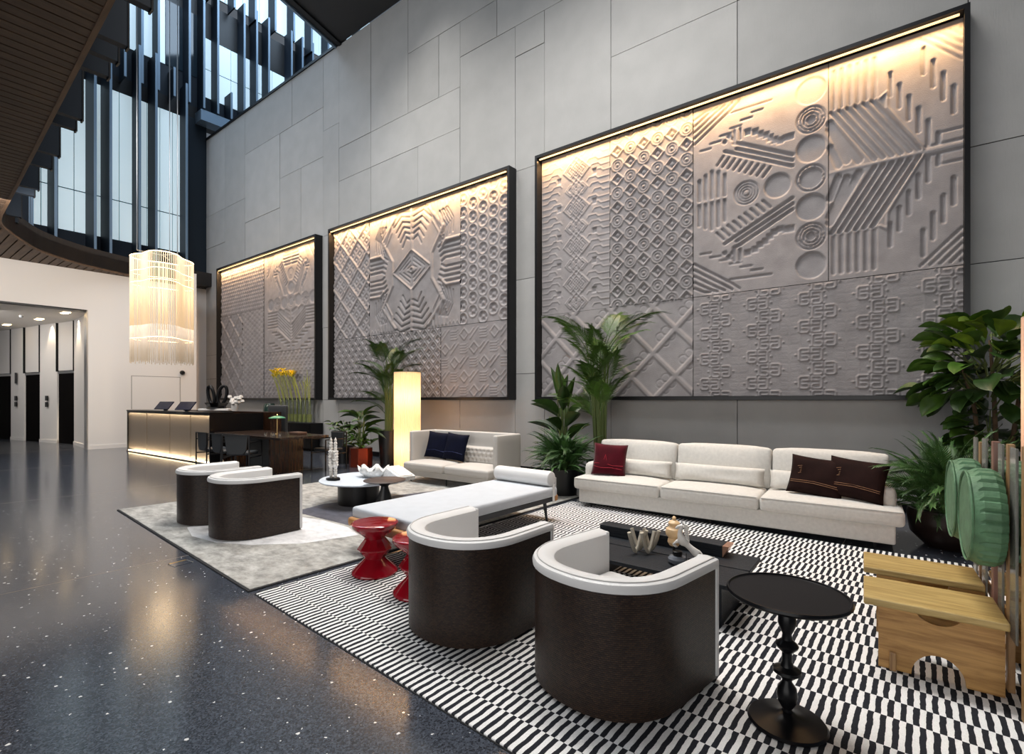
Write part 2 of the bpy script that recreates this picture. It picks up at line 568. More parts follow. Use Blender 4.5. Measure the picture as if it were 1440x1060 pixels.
    def pillow(s, w_, h_, t_, n=14, pinch=0.07, seedv=0):
        rd = random.Random(seedv)
        ph = [rd.uniform(0, 6) for _ in range(4)]
        for sg in (1, -1):
            vs = []
            for i in range(n + 1):
                for j in range(n + 1):
                    u = -1 + 2 * i / n
                    v = -1 + 2 * j / n
                    k = 1 - pinch * (1 - v * v)
                    k2 = 1 - pinch * (1 - u * u)
                    e = (max(0, 1 - u ** 4) * max(0, 1 - v ** 4)) ** 0.55
                    y = sg * t_ / 2 * e * (1 + 0.1 * math.sin(3 * u + ph[0]) * math.sin(3 * v + ph[1]))
                    vs.append((u * w_ / 2 * k, y, v * h_ / 2 * k2))
            fs = []
            for i in range(n):
                for j in range(n):
                    a = i * (n + 1) + j
                    f = (a, a + n + 1, a + n + 2, a + 1)
                    fs.append(f if sg < 0 else f[::-1])
            s.add(vs, fs)
        return s

    def mesh(s, name, smooth=False):
        me = bpy.data.meshes.new(name)
        me.from_pydata([T(p) for p in s.v] if SHEAR else s.v, [], s.f)
        me.update()
        if smooth:
            me.polygons.foreach_set('use_smooth', [True] * len(me.polygons))
        return me

    def build(s, name, m, parent=None, smooth=False, bevel=0, loc=None, rot=None, seg=2, weld=False):
        me = s.mesh(name, smooth)
        if weld or smooth:
            bm = bmesh.new()
            bm.from_mesh(me)
            bmesh.ops.remove_doubles(bm, verts=bm.verts, dist=1e-5)
            bmesh.ops.recalc_face_normals(bm, faces=bm.faces)
            bm.to_mesh(me)
            bm.free()
        me.materials.append(m)
        o = bpy.data.objects.new(name, me)
        COL.objects.link(o)
        if parent is not None:
            o.parent = parent
        if loc:
            o.location = T(loc) if parent is None else loc
        if rot:
            o.rotation_euler = rot
        if smooth and smooth != 'full':
            me.set_sharp_from_angle(angle=R(38))
        if bevel:
            md = o.modifiers.new('bevel', 'BEVEL')
            md.width = bevel
            md.segments = seg
            md.limit_method = 'ANGLE'
            md.angle_limit = R(35)
        return o


def inst(me, name, parent, mw):
    o = bpy.data.objects.new(name, me)
    COL.objects.link(o)
    o.parent = parent
    o.matrix_local = mw
    return o


def thing(name, label, cat, loc=(0, 0, 0), rz=0, group=None):
    o = bpy.data.objects.new(name, None)
    COL.objects.link(o)
    o.empty_display_size = 0.1
    o.location = T(loc)
    if not SHEAR:
        o.scale = (0.96, 0.96, 1)
    o.rotation_euler = (0, 0, rz)
    o['label'] = label
    o['category'] = cat
    if group:
        o['group'] = group
    return o


def tag(o, label, cat, group=None):
    o['label'] = label
    o['category'] = cat
    if group:
        o['group'] = group
    return o


def struct(name, label=None):
    o = bpy.data.objects.new(name, None)
    COL.objects.link(o)
    o.empty_display_size = 0.1
    o['kind'] = 'structure'
    if label:
        o['label'] = label
    return o


def copy_tree(o, parent=None, loc=None, rz=None, label=None):
    c = o.copy()
    COL.objects.link(c)
    c.parent = parent
    if loc is not None:
        c.location = loc
    if rz is not None:
        c.rotation_euler = (0, 0, rz)
    if label:
        c['label'] = label
    for ch in list(o.children):
        copy_tree(ch, c)
    return c


def S(o, label=None):
    o['kind'] = 'structure'
    if label:
        o['label'] = label
    return o

# ================================================================ STRUCTURE


WY = 8.7          # face of the stone wall
# floor : large terrazzo slabs with thin metal joints
fl = struct('floor', 'dark speckled terrazzo floor with thin joints')
xs = [-30, -25.2, -20.3, -15.4, -10.5, -5.6, -0.7, 4.2, 8]
ys = [-8, 8.9]
g = 0.004
MB().box(-30, 8, -8, 8.9, -0.12, -0.02).build('subfloor', M_joint, fl)
for i in range(len(xs) - 1):
    for j in range(len(ys) - 1):
        MB().box(xs[i] + g, xs[i + 1] - g, ys[j] + g, ys[j + 1] - g, -0.08, 0).build('terrazzo_slab', M_terrazzo, fl)
mj = MB()
for x in xs[1:-1]:
    mj.box(x - g, x + g, -8, 8.7, -0.05, 0.0005)
mj.build('joint_strip', mat('joint_metal', (0.32, 0.25, 0.19), 0.4, metal=0.4), fl)

# stone wall with separate cladding panels
wb = struct('wall_back', 'tall grey stone clad wall')
MB().box(-22.1, 6, WY + 0.02, WY + 0.5, 0.0, 11.6).build('wall_core', M_joint, wb)
PAN = []


def col_panels(x0, x1, zs):
    for a, b in zip(zs[:-1], zs[1:]):
        PAN.append((x0, x1, a, b))


PANEL_COLS = [
    (-22.1, -20.44, [0.12, 2.3, 3.21, 7.35, 8.6, 11.6]), (-20.44, -18.87, [0.12, 1.5, 3.21, 6.4, 8.6, 11.6]),
    (-18.87, -16.47, [0.12, 2.3, 4.4, 6.3, 7.72, 10.12]), (-16.47, -15.2, [0.12, 1.5, 4.4, 6.3, 8.66]), (-15.2, -13.97, [0.12, 1.5, 3.6, 6.3, 8.66]),
    (-13.97, -13.17, [0.12, 1.5, 3.61, 6.3, 9.4, 11.6]), (-13.17, -11.7, [0.12, 1.5, 4.0, 6.3, 7.72, 8.66, 11.6]),
    (-11.7, -10.2, [0.12, 1.5, 4.0, 6.3]), (-10.2, -8.4, [0.12, 1.5, 4.0, 6.3]),
    (-8.4, -6.8, [0.12, 1.5, 3.6, 6.28, 9.33]), (-6.8, -6.05, [0.12, 2.04, 4.0, 6.28, 8.68]),
    (-6.05, -4.57, [0.12, 1.5, 4.0, 6.4, 9.33]), (-4.57, -2.36, [0.12, 1.5, 4.0, 7.78]), (-2.36, 0.39, [0.12, 1.5, 4.0, 7.78]),
    (0.39, 3.0, [0.12, 1.75, 3.19, 4.65, 7.78]), (3.0, 6.0, [0.12, 1.75, 4.65, 7.78])]
for x0, x1, zs in PANEL_COLS:
    col_panels(x0, x1, zs)
PAN += [(-18.87, -15.72, 10.12, 11.6), (-15.72, -13.97, 10.12, 11.6), (-16.47, -13.97, 8.66, 10.12),
        (-11.7, -8.4, 7.72, 8.66), (-11.7, -9.83, 6.3, 7.72), (-9.83, -8.4, 6.3, 7.72), (-11.7, -10.2, 8.66, 11.6),
        (-10.2, -9.1, 8.66, 10.14), (-9.1, -8.4, 8.66, 10.14), (-10.2, -7.3, 10.14, 11.6), (-7.3, -4.57, 10.8, 11.6),
        (-8.4, -7.3, 9.33, 10.14), (-7.3, -4.57, 9.33, 10.8), (-6.8, -6.05, 8.68, 9.33),
        (-4.57, -2.36, 7.78, 10.2), (-2.36, 0.39, 7.78, 10.2), (0.39, 3.0, 7.78, 10.2), (3.0, 6.0, 7.78, 10.2),
        (-4.57, 0.39, 10.2, 11.6), (0.39, 6.0, 10.2, 11.6)]
gj = 0.006
for x0, x1, z0, z1 in PAN:
    dy = random.uniform(-0.004, 0.004)
    MB().box(x0 + gj, x1 - gj, WY + dy, WY + 0.05, z0 + gj, z1 - gj).build('stone_panel', M_stone, wb)
S(MB().box(-22.1, 6, WY + 0.0, WY + 0.06, 0, 0.11).build('baseboard_back', M_gloss))
S(MB().box(-22.1, -12.9, WY - 0.03, WY + 0.5, 11.6, 11.68).build('trim_1', M_black), 'black capping along the top of the stone wall')

# left white wall with lift lobby opening
wl = struct('wall_left', 'white wall with lift lobby opening')
XW = -19.85
MB().box(XW - 0.25, XW, -8, 4.49, 4.2, 5.38).build('wall_upper', M_white, wl)
MB().box(XW - 0.25, XW, 4.49, 7.42, 0.0, 5.38).build('wall_lower', M_white, wl)
MB().box(XW - 2.25, XW, 7.42, 7.5, 0.0, 5.85).build('wall_return', M_white, wl)
MB().box(-22.3, -22.1, 7.4, 8.7, 0.0, 5.85).build('wall_recess', M_white, wl)
MB().box(XW - 0.26, XW + 0.012, -2, 4.49, 4.16, 4.2).build('opening_lining', M_black, wl)
MB().box(XW - 0.26, XW + 0.012, 4.47, 4.5, 0, 4.2).build('opening_jamb', M_silver, wl)
S(MB().box(XW, XW + 0.02, 4.5, 7.42, 0, 0.12).build('baseboard_left', M_white))
# flush service door outline in the white wall
dp = MB().box(XW, XW + 0.006, 5.62, 6.98, 1.2, 2.25)
S(dp.build('door_1', M_white), 'flush white service hatch in the white wall')
mj = MB()
for a in ((5.6, 5.62, 1.2, 2.27), (6.98, 7.0, 1.2, 2.27), (5.6, 7.0, 2.25, 2.27)):
    mj.box(XW, XW + 0.007, *a)
S(mj.build('trim_2', mat('hatch_joint', (0.35, 0.33, 0.31), 0.6)), 'thin joint around the white hatch')

# lift lobby
lob = struct('wall_lobby', 'lift lobby side wall with white piers')
LP = [(-20.1, 4.60), (-22.4, 4.74), (-23.6, 4.53), (-24.7, 4.27), (-26.0, 4.06), (-27.1, 3.86), (-28.5, 3.6), (-29.6, 3.4)]


def wallseg(mb, p, q, z0, z1, off=0.0, th=0.2):
    p, q = Vector((*p, 0)), Vector((*q, 0))
    d = (q - p).normalized()
    n = Vector((d.y, -d.x, 0))
    if n.y > 0:
        n = -n
    a, b = p + n * off, q + n * off
    c, e = b - n * th, a - n * th
    mb.prism([(a.x, a.y), (b.x, b.y), (c.x, c.y), (e.x, e.y)], z0, z1)
    return mb


for i in range(len(LP) - 1):
    if i % 2 == 0:
        wallseg(MB(), LP[i], LP[i + 1], 0, 4.15, 0.03).build('pier', M_white, lob)
        wallseg(MB(), LP[i], LP[i + 1], 0, 0.11, 0.05).build('pier_skirting', M_white, lob)
    else:
        wallseg(MB(), LP[i], LP[i + 1], 2.5, 4.15, 0.0).build('overpanel', M_white, lob)
        wallseg(MB(), LP[i], LP[i + 1], 2.4, 2.47, 0.01).build('door_head', M_silver, lob)
        S(wallseg(MB(), LP[i], LP[i + 1], 0, 2.4, -0.02).build('door_%d' % (2 + i // 2), M_door), 'black lift door in the lobby')
    for e in (LP[i], LP[i + 1]):
        MB().box(e[0] - 0.02, e[0] + 0.02, e[1] - 0.06, e[1] + 0.02, 2.47, 4.15).build('shadow_gap', M_black, lob)
MB().box(-30, XW - 0.25, -2, 5.6, 4.15, 4.25).build('lobby_ceiling', M_white, lob)
MB().box(-30, -29.8, -2, 4, 0, 4.2).build('lobby_end', M_white, lob)
for i, (x, y) in enumerate([(-20.6, 4.13), (-22.9, 3.92), (-25.5, 3.5)]):
    t = thing('ceiling_spotlight', ['twin recessed spotlight in the lobby ceiling nearest the opening edge',
                                    'middle twin recessed spotlight in the lobby ceiling',
                                    'farthest visible twin recessed spotlight in the lobby ceiling'][i], 'spotlight', (x, y, 4.15), 0, 'lobby spotlights')
    for k in (-0.14, 0.14):
        MB().lathe([(0.0, -0.012), (0.1, -0.012), (0.1, 0.0), (0, 0)], 16, (k, 0, 0)).build('lamp_disc', M_warm, t)
    for q in range(1):
        d = bpy.data.lights.new('lobby_spot', 'SPOT')
        d.energy = 700
        d.color = (1, 0.8, 0.55)
        d.spot_size = R(75)
        d.spot_blend = 0.5
        d.shadow_soft_size = 0.05
        so = bpy.data.objects.new('lobby_spot', d)
        COL.objects.link(so)
        so.location = T((x - 1.0, y + 0.52, 4.05))
        so.rotation_euler = (R(4), 0, 0)
for i, (x, y) in enumerate([(-24.15, 4.37), (-26.55, 3.93)]):
    p = thing('lift_button_panel', ['pair of black lift buttons on the nearer white pier', 'pair of black lift buttons on the farther white pier'][i],
              'button', (x, y - 0.03, 1.25), R(10))
    MB().box(-0.08, 0.08, -0.03, 0, 0.0, 0.17).build('button', M_black, p)
    MB().box(-0.08, 0.08, -0.03, 0, 0.22, 0.39).build('button', M_black, p)
m1 = MB().lathe([(0.0, 0), (0.05, 0.0), (0.06, 0.06), (0.0, 0.06)], 12, (-22.0, 3.35, 4.05))
m1.box(-22.14, -21.86, 3.34, 3.36, 4.03, 4.05)
tag(m1.build('sprinkler', M_silver), 'small sprinkler head on the lobby ceiling', 'sprinkler')
area('lobby_fill', T((-23.5, 2.2, 4.0)), T((-24, 4.2, 1.2)), 4, 1.0, 60, (1.0, 0.95, 0.9))  # unseen fill added under the lobby ceiling to brighten the piers
# lift number indicator on far pier
tag(MB().box(-26.6, -26.45, 3.86, 3.9, 2.1, 2.5).build('floor_indicator', M_black), 'narrow dark floor indicator on the far white pier', 'indicator')

area('white_wall_fill', T((-14.5, 0.6, 5.2)), T((-19.85, 3.6, 2.0)), 5, 1.0, 260, (1.0, 0.93, 0.86))  # added area light aimed at the white wall to brighten it, no fixture
# ---------------------------------------------------------------- timber soffit with curved edge
def edgeY(x):
    return 1.63 + (-6.5 - x) * 0.047 if x > -16.3 else 2.1


EDGE = [(8, 0.95), (-6.5, 1.63), (-13.1, 1.94), (-15.2, 2.03), (-16.2, 2.16), (-17.3, 2.62), (-18.3, 3.2), (-19.05, 4.09), (-19.5, 5.1), (-19.80, 6.3), (-19.85, 7.42)]


def smooth_path(P, n=6):
    out = []
    for i in range(len(P) - 1):
        p0 = P[max(0, i - 1)]
        p1, p2 = P[i], P[i + 1]
        p3 = P[min(len(P) - 1, i + 2)]
        for k in range(n):
            t = k / n
            out.append(tuple(0.5 * ((2 * p1[a]) + (-p0[a] + p2[a]) * t + (2 * p0[a] - 5 * p1[a] + 4 * p2[a] - p3[a]) * t * t + (-p0[a] + 3 * p1[a] - 3 * p2[a] + p3[a]) * t ** 3) for a in range(2)))
    out.append(P[-1])
    return out


CURVE = EDGE[:3] + smooth_path(EDGE[3:], 5)
so = struct('ceiling_timber', 'dark timber plank soffit with rounded corner')
so.name = 'ceiling_soffit'


def edge_at_x(x):
    best = None
    for (a, b), (c, d) in zip(CURVE[:-1], CURVE[1:]):
        if (a - x) * (c - x) <= 0 and a != c:
            return b + (d - b) * (x - a) / (c - a)
    return 2.1


pw = 0.17
x = 1.6
ip = 0
while x > -19.8:
    yy = edge_at_x(x) if x > -16.3 else 2.15
    y2 = edge_at_x(x - pw) if x - pw > -16.3 else 2.15
    yc = min(yy, y2) - 0.04
    MB().prism([(x - pw + 0.012, -6), (x - 0.012, -6), (x - 0.012, yy - 0.05), (x - pw + 0.012, y2 - 0.05)][::1], 5.38, 5.41).build('plank', M_timber, so)
    x -= pw
y = 2.17
while y < 6.3:
    xe = []
    for yq in (y + 0.015, y + 0.185):
        for (a, b), (c, d) in zip(CURVE[:-1], CURVE[1:]):
            if (b - yq) * (d - yq) <= 0 and a < -15.5:
                xe.append(a + (c - a) * (yq - b) / (d - b + 1e-9) - 0.03)
                break
    if len(xe) == 2 and min(xe) > XW + 0.02:
        MB().prism([(XW, y + 0.015), (xe[0], y + 0.015), (xe[1], y + 0.185), (XW, y + 0.185)], 5.38, 5.41).build('corner_plank', M_timberx, so)
    y += 0.2
poly = [(8, -6)] + CURVE + [(XW - 2.5, 7.42), (XW - 2.5, -6)]
MB().prism(poly[::-1], 5.42, 5.8).build('slab', M_fascia, so)


def ribbon(path, z0, z1, th, side=1):
    """vertical band following a plan path, thickened"""
    mb = MB()
    vs = []
    n = len(path)
    for i, p in enumerate(path):
        a = Vector(path[max(0, i - 1)])
        b = Vector(path[min(n - 1, i + 1)])
        d = (b - a).normalized()
        nn = Vector((-d.y, d.x)) * side
        q = (p[0] + nn.x * th, p[1] + nn.y * th)
        vs += [(p[0], p[1], z0), (p[0], p[1], z1), (q[0], q[1], z0), (q[0], q[1], z1)]
    fs = []
    for i in range(n - 1):
        k = i * 4
        m = k + 4
        fs += [(k, k + 1, m + 1, m), (k + 2, m + 2, m + 3, k + 3), (k + 1, k + 3, m + 3, m + 1), (k, m, m + 2, k + 2)]
    fs += [(0, 2, 3, 1), (n * 4 - 4, n * 4 - 3, n * 4 - 1, n * 4 - 2)]
    return mb.add(vs, fs)


ribbon(CURVE, 5.37, 5.44, 0.05).build('edge_lip', M_timberx, so)
ribbon(CURVE, 5.44, 5.95, 0.03).build('fascia', M_fascia, so)

# high ceiling over the lounge
ce = struct('ceiling', 'dark high ceiling over the lounge')
MB().prism([(6, -6), (6, 8.7), (-13.32, 8.7), (-12.3, 5.0), (-11.2, 1.2), (-9.0, -6)][::1], 11.62, 11.9).build('ceiling_slab', M_ceil, ce)
MB().beam((-13.32, 8.7, 11.6), (-11.2, 1.2, 11.6), 0.07, 0.07).build('ceiling_edge', M_finedge, ce)
MB().beam((-13.1, 8.7, 11.58), (-10.98, 1.2, 11.58), 0.12, 0.05).build('ceiling_edge_dark', M_black, ce)
for k in range(5):
    y = -1 + k * 2.2
    MB().beam((-11.5 if y > 3 else -10, y, 11.615), (6, y, 11.615), 0.02, 0.01).build('ceiling_joint', M_black, ce)

# ---------------------------------------------------------------- atrium facade
XF = -22.1
fa = struct('wall_atrium', 'atrium facade of opal glass with dark metal fins')
MB().box(XF - 0.3, XF, 2.2, 8.7, 5.8, 7.05).build('lower_bulkhead', M_fin, fa)
MB().box(XF - 0.1, XF + 0.5, 7.9, 8.7, 5.85, 6.35).build('bulkhead_box', M_fascia, fa)
MB().box(XF - 0.3, XF + 0.02, 7.95, 8.7, 6.35, 12.3).build('corner_post', mat('deep_blue_metal', (0.018, 0.026, 0.036), 0.3, metal=0.4), fa)
# curved end of the bulkhead towards the side gallery
arcp = [(XF, 2.9), (-21.9, 2.4), (-21.2, 1.9), (-20.0, 1.5), (-17.5, 1.1), (-12, 0.8), (-4, 0.4)]
ribbon(smooth_path(arcp, 4), 5.8, 7.05, 0.2).build('side_bulkhead', M_fin, fa)


def glaze(y0, y1, z0, z1, m, pwid=0.62, rail=None, x=XF):
    n = max(1, round((y1 - y0) / pwid))
    for i in range(n):
        a = y0 + (y1 - y0) * i / n
        b = y0 + (y1 - y0) * (i + 1) / n
        if rail:
            MB().box(x - 0.03, x, a + 0.012, b - 0.012, z0, rail - 0.02).build('glass_pane', m, fa)
            MB().box(x - 0.03, x, a + 0.012, b - 0.012, rail + 0.02, z1).build('glass_pane', m, fa)
        else:
            MB().box(x - 0.03, x, a + 0.012, b - 0.012, z0, z1).build('glass_pane', m, fa)
    MB().box(x - 0.08, x - 0.035, y0, y1, z0, z1).build('glass_backing', M_fin, fa)


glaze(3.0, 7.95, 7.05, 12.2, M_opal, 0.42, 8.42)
MB().box(XF - 0.6, XF + 0.0, 2.0, 17, 12.2, 12.75).build('floor_slab', M_black, fa)
MB().box(XF - 0.6, XF - 0.02, 2.0, 17, 12.75, 13.9).build('slab_cladding', M_fin, fa)
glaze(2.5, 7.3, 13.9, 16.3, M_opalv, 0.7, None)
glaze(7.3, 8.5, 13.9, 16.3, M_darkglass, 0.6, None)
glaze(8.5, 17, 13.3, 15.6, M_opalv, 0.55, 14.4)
MB().box(XF - 0.6, XF, 8.5, 17, 15.6, 17.0).build('floor_slab', M_black, fa)
MB().box(XF - 0.6, XF, 2.0, 8.5, 16.3, 17.4).build('floor_slab', M_black, fa)
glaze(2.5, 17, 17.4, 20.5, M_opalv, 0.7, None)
# far side of the atrium beyond the stone wall
MB().box(-22.1, -8, 17, 17.3, 11, 20.5).build('far_cladding', M_fin, fa)
for k in range(14):
    MB().box(-21.8 + k * 0.95, -21.25 + k * 0.95, 16.9, 17.0, 13.2 if k % 3 else 17, 20).build('far_pane', M_opalv, fa)


def fin(y, z0, z1, depth, x=XF, th=0.05):
    o = MB().box(x, x + depth - 0.03, y - th / 2, y + th / 2, z0, z1).build('fin', M_fin, fa)
    MB().box(x + depth - 0.03, x + depth, y - th / 2 - 0.01, y + th / 2 + 0.01, z0, z1).build('fin_edge', M_finedge, fa)


for y, d, zt in ((3.45, 1.0, 12.3), (4.0, 1.0, 12.5), (4.97, 1.05, 12.6), (5.38, 1.05, 12.6), (6.28, 0.75, 13.75), (6.76, 0.8, 13.7), (7.8, 0.6, 13.2)):
    fin(y, 5.8, zt, d)
for k in range(19):
    y = 5.4 + k * 0.5
    fin(y, 12.55, (17.4 if k % 4 else 13.6), 0.6, th=0.05)
for k in range(12):
    fin(6.2 + k * 0.83, 17.0, 20.5, 0.6)
MB().box(XF + 0.0, XF + 0.55, 8.3, 9.4, 12.1, 12.5).build('reflective_soffit', M_finedge, fa)
# balustrade reflections : glass rail of the first gallery
# hanging fins along the side gallery, above the timber soffit edge
sf = struct('wall_gallery', 'row of dark hanging fins along the side gallery')
for k in (2.95, 3.25, 3.63, 3.80, 3.98, 4.57, 4.73, 5.19, 5.44, 5.89, 6.05, 6.6, 6.75):
    Y0 = 1.725 / (1 - 0.047 * k)
    X0 = -k * Y0
    MB().box(X0 - 0.05, X0 + 0.05, Y0 - 0.95, Y0, 5.72, 12.0).build('gallery_fin', M_fin, sf)
    MB().box(X0 - 0.055, X0 + 0.055, Y0 - 0.0, Y0 + 0.02, 5.70, 12.0).build('gallery_fin_edge', M_black, sf)
for (X0, Y0) in ((-18.0, 2.5), (-18.9, 2.75), (-20.1, 3.0), (-20.7, 3.3)):
    MB().box(X0 - 0.05, X0 + 0.05, Y0 - 0.8, Y0, 5.9, 12.0).build('gallery_fin', M_fin, sf)
    MB().box(X0 - 0.055, X0 + 0.055, Y0 - 0.0, Y0 + 0.03, 5.9, 12.0).build('gallery_fin_edge', M_finedge, sf)
MB().box(-21.5, 6, 0.2, 0.6, 5.8, 13.5).build('gallery_cladding', M_fin, sf)

# ================================================================ RELIEF PANELS
class HF:
    def __init__(s, u0, u1, v0, v1, res):
        s.u0, s.u1, s.v0, s.v1 = u0, u1, v0, v1
        s.nu = int((u1 - u0) / res) + 1
        s.nv = int((v1 - v0) / res) + 1
        s.us = np.linspace(u0, u1, s.nu)
        s.vs = np.linspace(v0, v1, s.nv)
        s.U, s.V = np.meshgrid(s.us, s.vs)
        s.H = np.zeros_like(s.U)
        s.res = res

    def win(s, a, b, c, d):
        i0 = max(0, np.searchsorted(s.us, a) - 1)
        i1 = min(s.nu, np.searchsorted(s.us, b) + 1)
        j0 = max(0, np.searchsorted(s.vs, c) - 1)
        j1 = min(s.nv, np.searchsorted(s.vs, d) + 1)
        return slice(j0, j1), slice(i0, i1)

    def put(s, sl, dist, wd, h, mode='set'):
        """dist: signed distance from shape, profile h inside wd with soft shoulder"""
        k = np.clip((wd - dist) / (s.res * 1.2) + 0.5, 0, 1)
        b = s.H[sl] * (1 - k) + h * k
        s.H[sl] = np.where(k > 0, np.maximum(s.H[sl], b) if h > 0 else np.minimum(s.H[sl], b), s.H[sl])

    def seg(s, p, q, wd, h):
        m = wd + 0.03
        sl = s.win(min(p[0], q[0]) - m, max(p[0], q[0]) + m, min(p[1], q[1]) - m, max(p[1], q[1]) + m)
        U, V = s.U[sl], s.V[sl]
        if U.size == 0:
            return
        dx, dy = q[0] - p[0], q[1] - p[1]
        L = dx * dx + dy * dy + 1e-12
        t = np.clip(((U - p[0]) * dx + (V - p[1]) * dy) / L, 0, 1)
        d = np.hypot(U - p[0] - t * dx, V - p[1] - t * dy)
        s.put(sl, d, wd, h)

    def line(s, pts, wd, h, close=False):
        for a, b in zip(pts[:-1], pts[1:]):
            s.seg(a, b, wd, h)
        if close:
            s.seg(pts[-1], pts[0], wd, h)

    def disc(s, c, r, h):
        sl = s.win(c[0] - r - .03, c[0] + r + .03, c[1] - r - .03, c[1] + r + .03)
        if s.U[sl].size:
            s.put(sl, np.hypot(s.U[sl] - c[0], s.V[sl] - c[1]), r, h)

    def ring(s, c, r, wd, h):
        sl = s.win(c[0] - r - .05, c[0] + r + .05, c[1] - r - .05, c[1] + r + .05)
        if s.U[sl].size:
            s.put(sl, np.abs(np.hypot(s.U[sl] - c[0], s.V[sl] - c[1]) - r), wd, h)

    def sqring(s, c, r, wd, h):     # diamond ring
        sl = s.win(c[0] - r - .05, c[0] + r + .05, c[1] - r - .05, c[1] + r + .05)
        if s.U[sl].size:
            s.put(sl, np.abs(np.abs(s.U[sl] - c[0]) + np.abs(s.V[sl] - c[1]) - r) * 0.7, wd, h)

    def rect(s, a, b, c, d, h):
        sl = s.win(a - .03, b + .03, c - .03, d + .03)
        U, V = s.U[sl], s.V[sl]
        if U.size:
            s.put(sl, np.maximum(np.maximum(a - U, U - b), np.maximum(c - V, V - d)), 0, h)

    def build(s, name, parent, X0, Z0, Yp):
        m = s.nu * s.nv
        co = np.empty((m, 3))
        yy = Yp - s.H.ravel()
        co[:, 0] = 0.9696 * s.U.ravel() + 0.0782 * yy
        co[:, 1] = 0.9478 * yy
        co[:, 2] = s.V.ravel()
        idx = np.arange(m).reshape(s.nv, s.nu)
        q = np.stack([idx[:-1, :-1], idx[:-1, 1:], idx[1:, 1:], idx[1:, :-1]], -1).reshape(-1, 4)
        # side skirts so the cast has thickness
        me = bpy.data.meshes.new(name)
        me.vertices.add(m)
        me.vertices.foreach_set('co', co.ravel())
        me.loops.add(q.size)
        me.loops.foreach_set('vertex_index', q.ravel().astype(np.int32))
        me.polygons.add(len(q))
        me.polygons.foreach_set('loop_start', np.arange(0, q.size, 4, dtype=np.int32))
        me.polygons.foreach_set('loop_total', np.full(len(q), 4, dtype=np.int32))
        me.update()
        me.validate()
        me.materials.append(M_relief)
        o = bpy.data.objects.new(name, me)
        COL.objects.link(o)
        o.parent = parent
        return o


def art_frame(X0, wdt, label, k):
    t = thing('relief_artwork', label, 'artwork', (X0, WY, 1.5), 0, 'framed cast reliefs on the stone wall')
    h = 4.83
    f = 0.055
    dp = 0.24
    for a in ((0, f, 0, h), (wdt - f, wdt, 0, h), (f, wdt - f, 0, f), (f, wdt - f, h - f, h)):
        MB().box(a[0], a[1], -dp, 0.0, a[2], a[3]).build('frame', M_black, t)
    MB().box(f, wdt - f, -0.03, 0.0, f, h - f).build('backing', M_black, t)
    st = MB().box(0.1, wdt - 0.1, -dp + 0.015, -dp + 0.04, h - f - 0.05, h - f - 0.03).build('light_strip', M_strip, t)
    d = bpy.data.lights.new('relief_wash', 'AREA')
    d.shape = 'RECTANGLE'
    d.size = wdt - 0.3
    d.size_y = 0.03
    d.energy = 105
    d.color = (1.0, 0.58, 0.25)
    d.spread = R(150)
    o = bpy.data.objects.new('relief_wash', d)
    COL.objects.link(o)
    o.location = T((X0 + wdt / 2, WY - dp + 0.03, 1.5 + h - f - 0.06))
    o.rotation_euler = (R(14), 0, 0)
    return t


def greek(hf, c, s_, h):
    u, v = c
    wv = 0.0095
    for sx in (-1, 1):
        for P in ([(.02, .085), (.125, .085), (.145, .065), (.145, -.065), (.125, -.085), (.04, -.085), (.022, -.068), (.022, -.035), (.04, -.02), (.10, -.02)],
                  [(.02, .085), (.02, .03), (.10, .03)]):
            hf.line([(u + sx * p, v + q) for p, q in P], wv, h)
        hf.disc((u + sx * .19, v), 0.014, h)
    hf.disc((u, v + .12), 0.012, h)
    hf.disc((u, v - .12), 0.012, h)


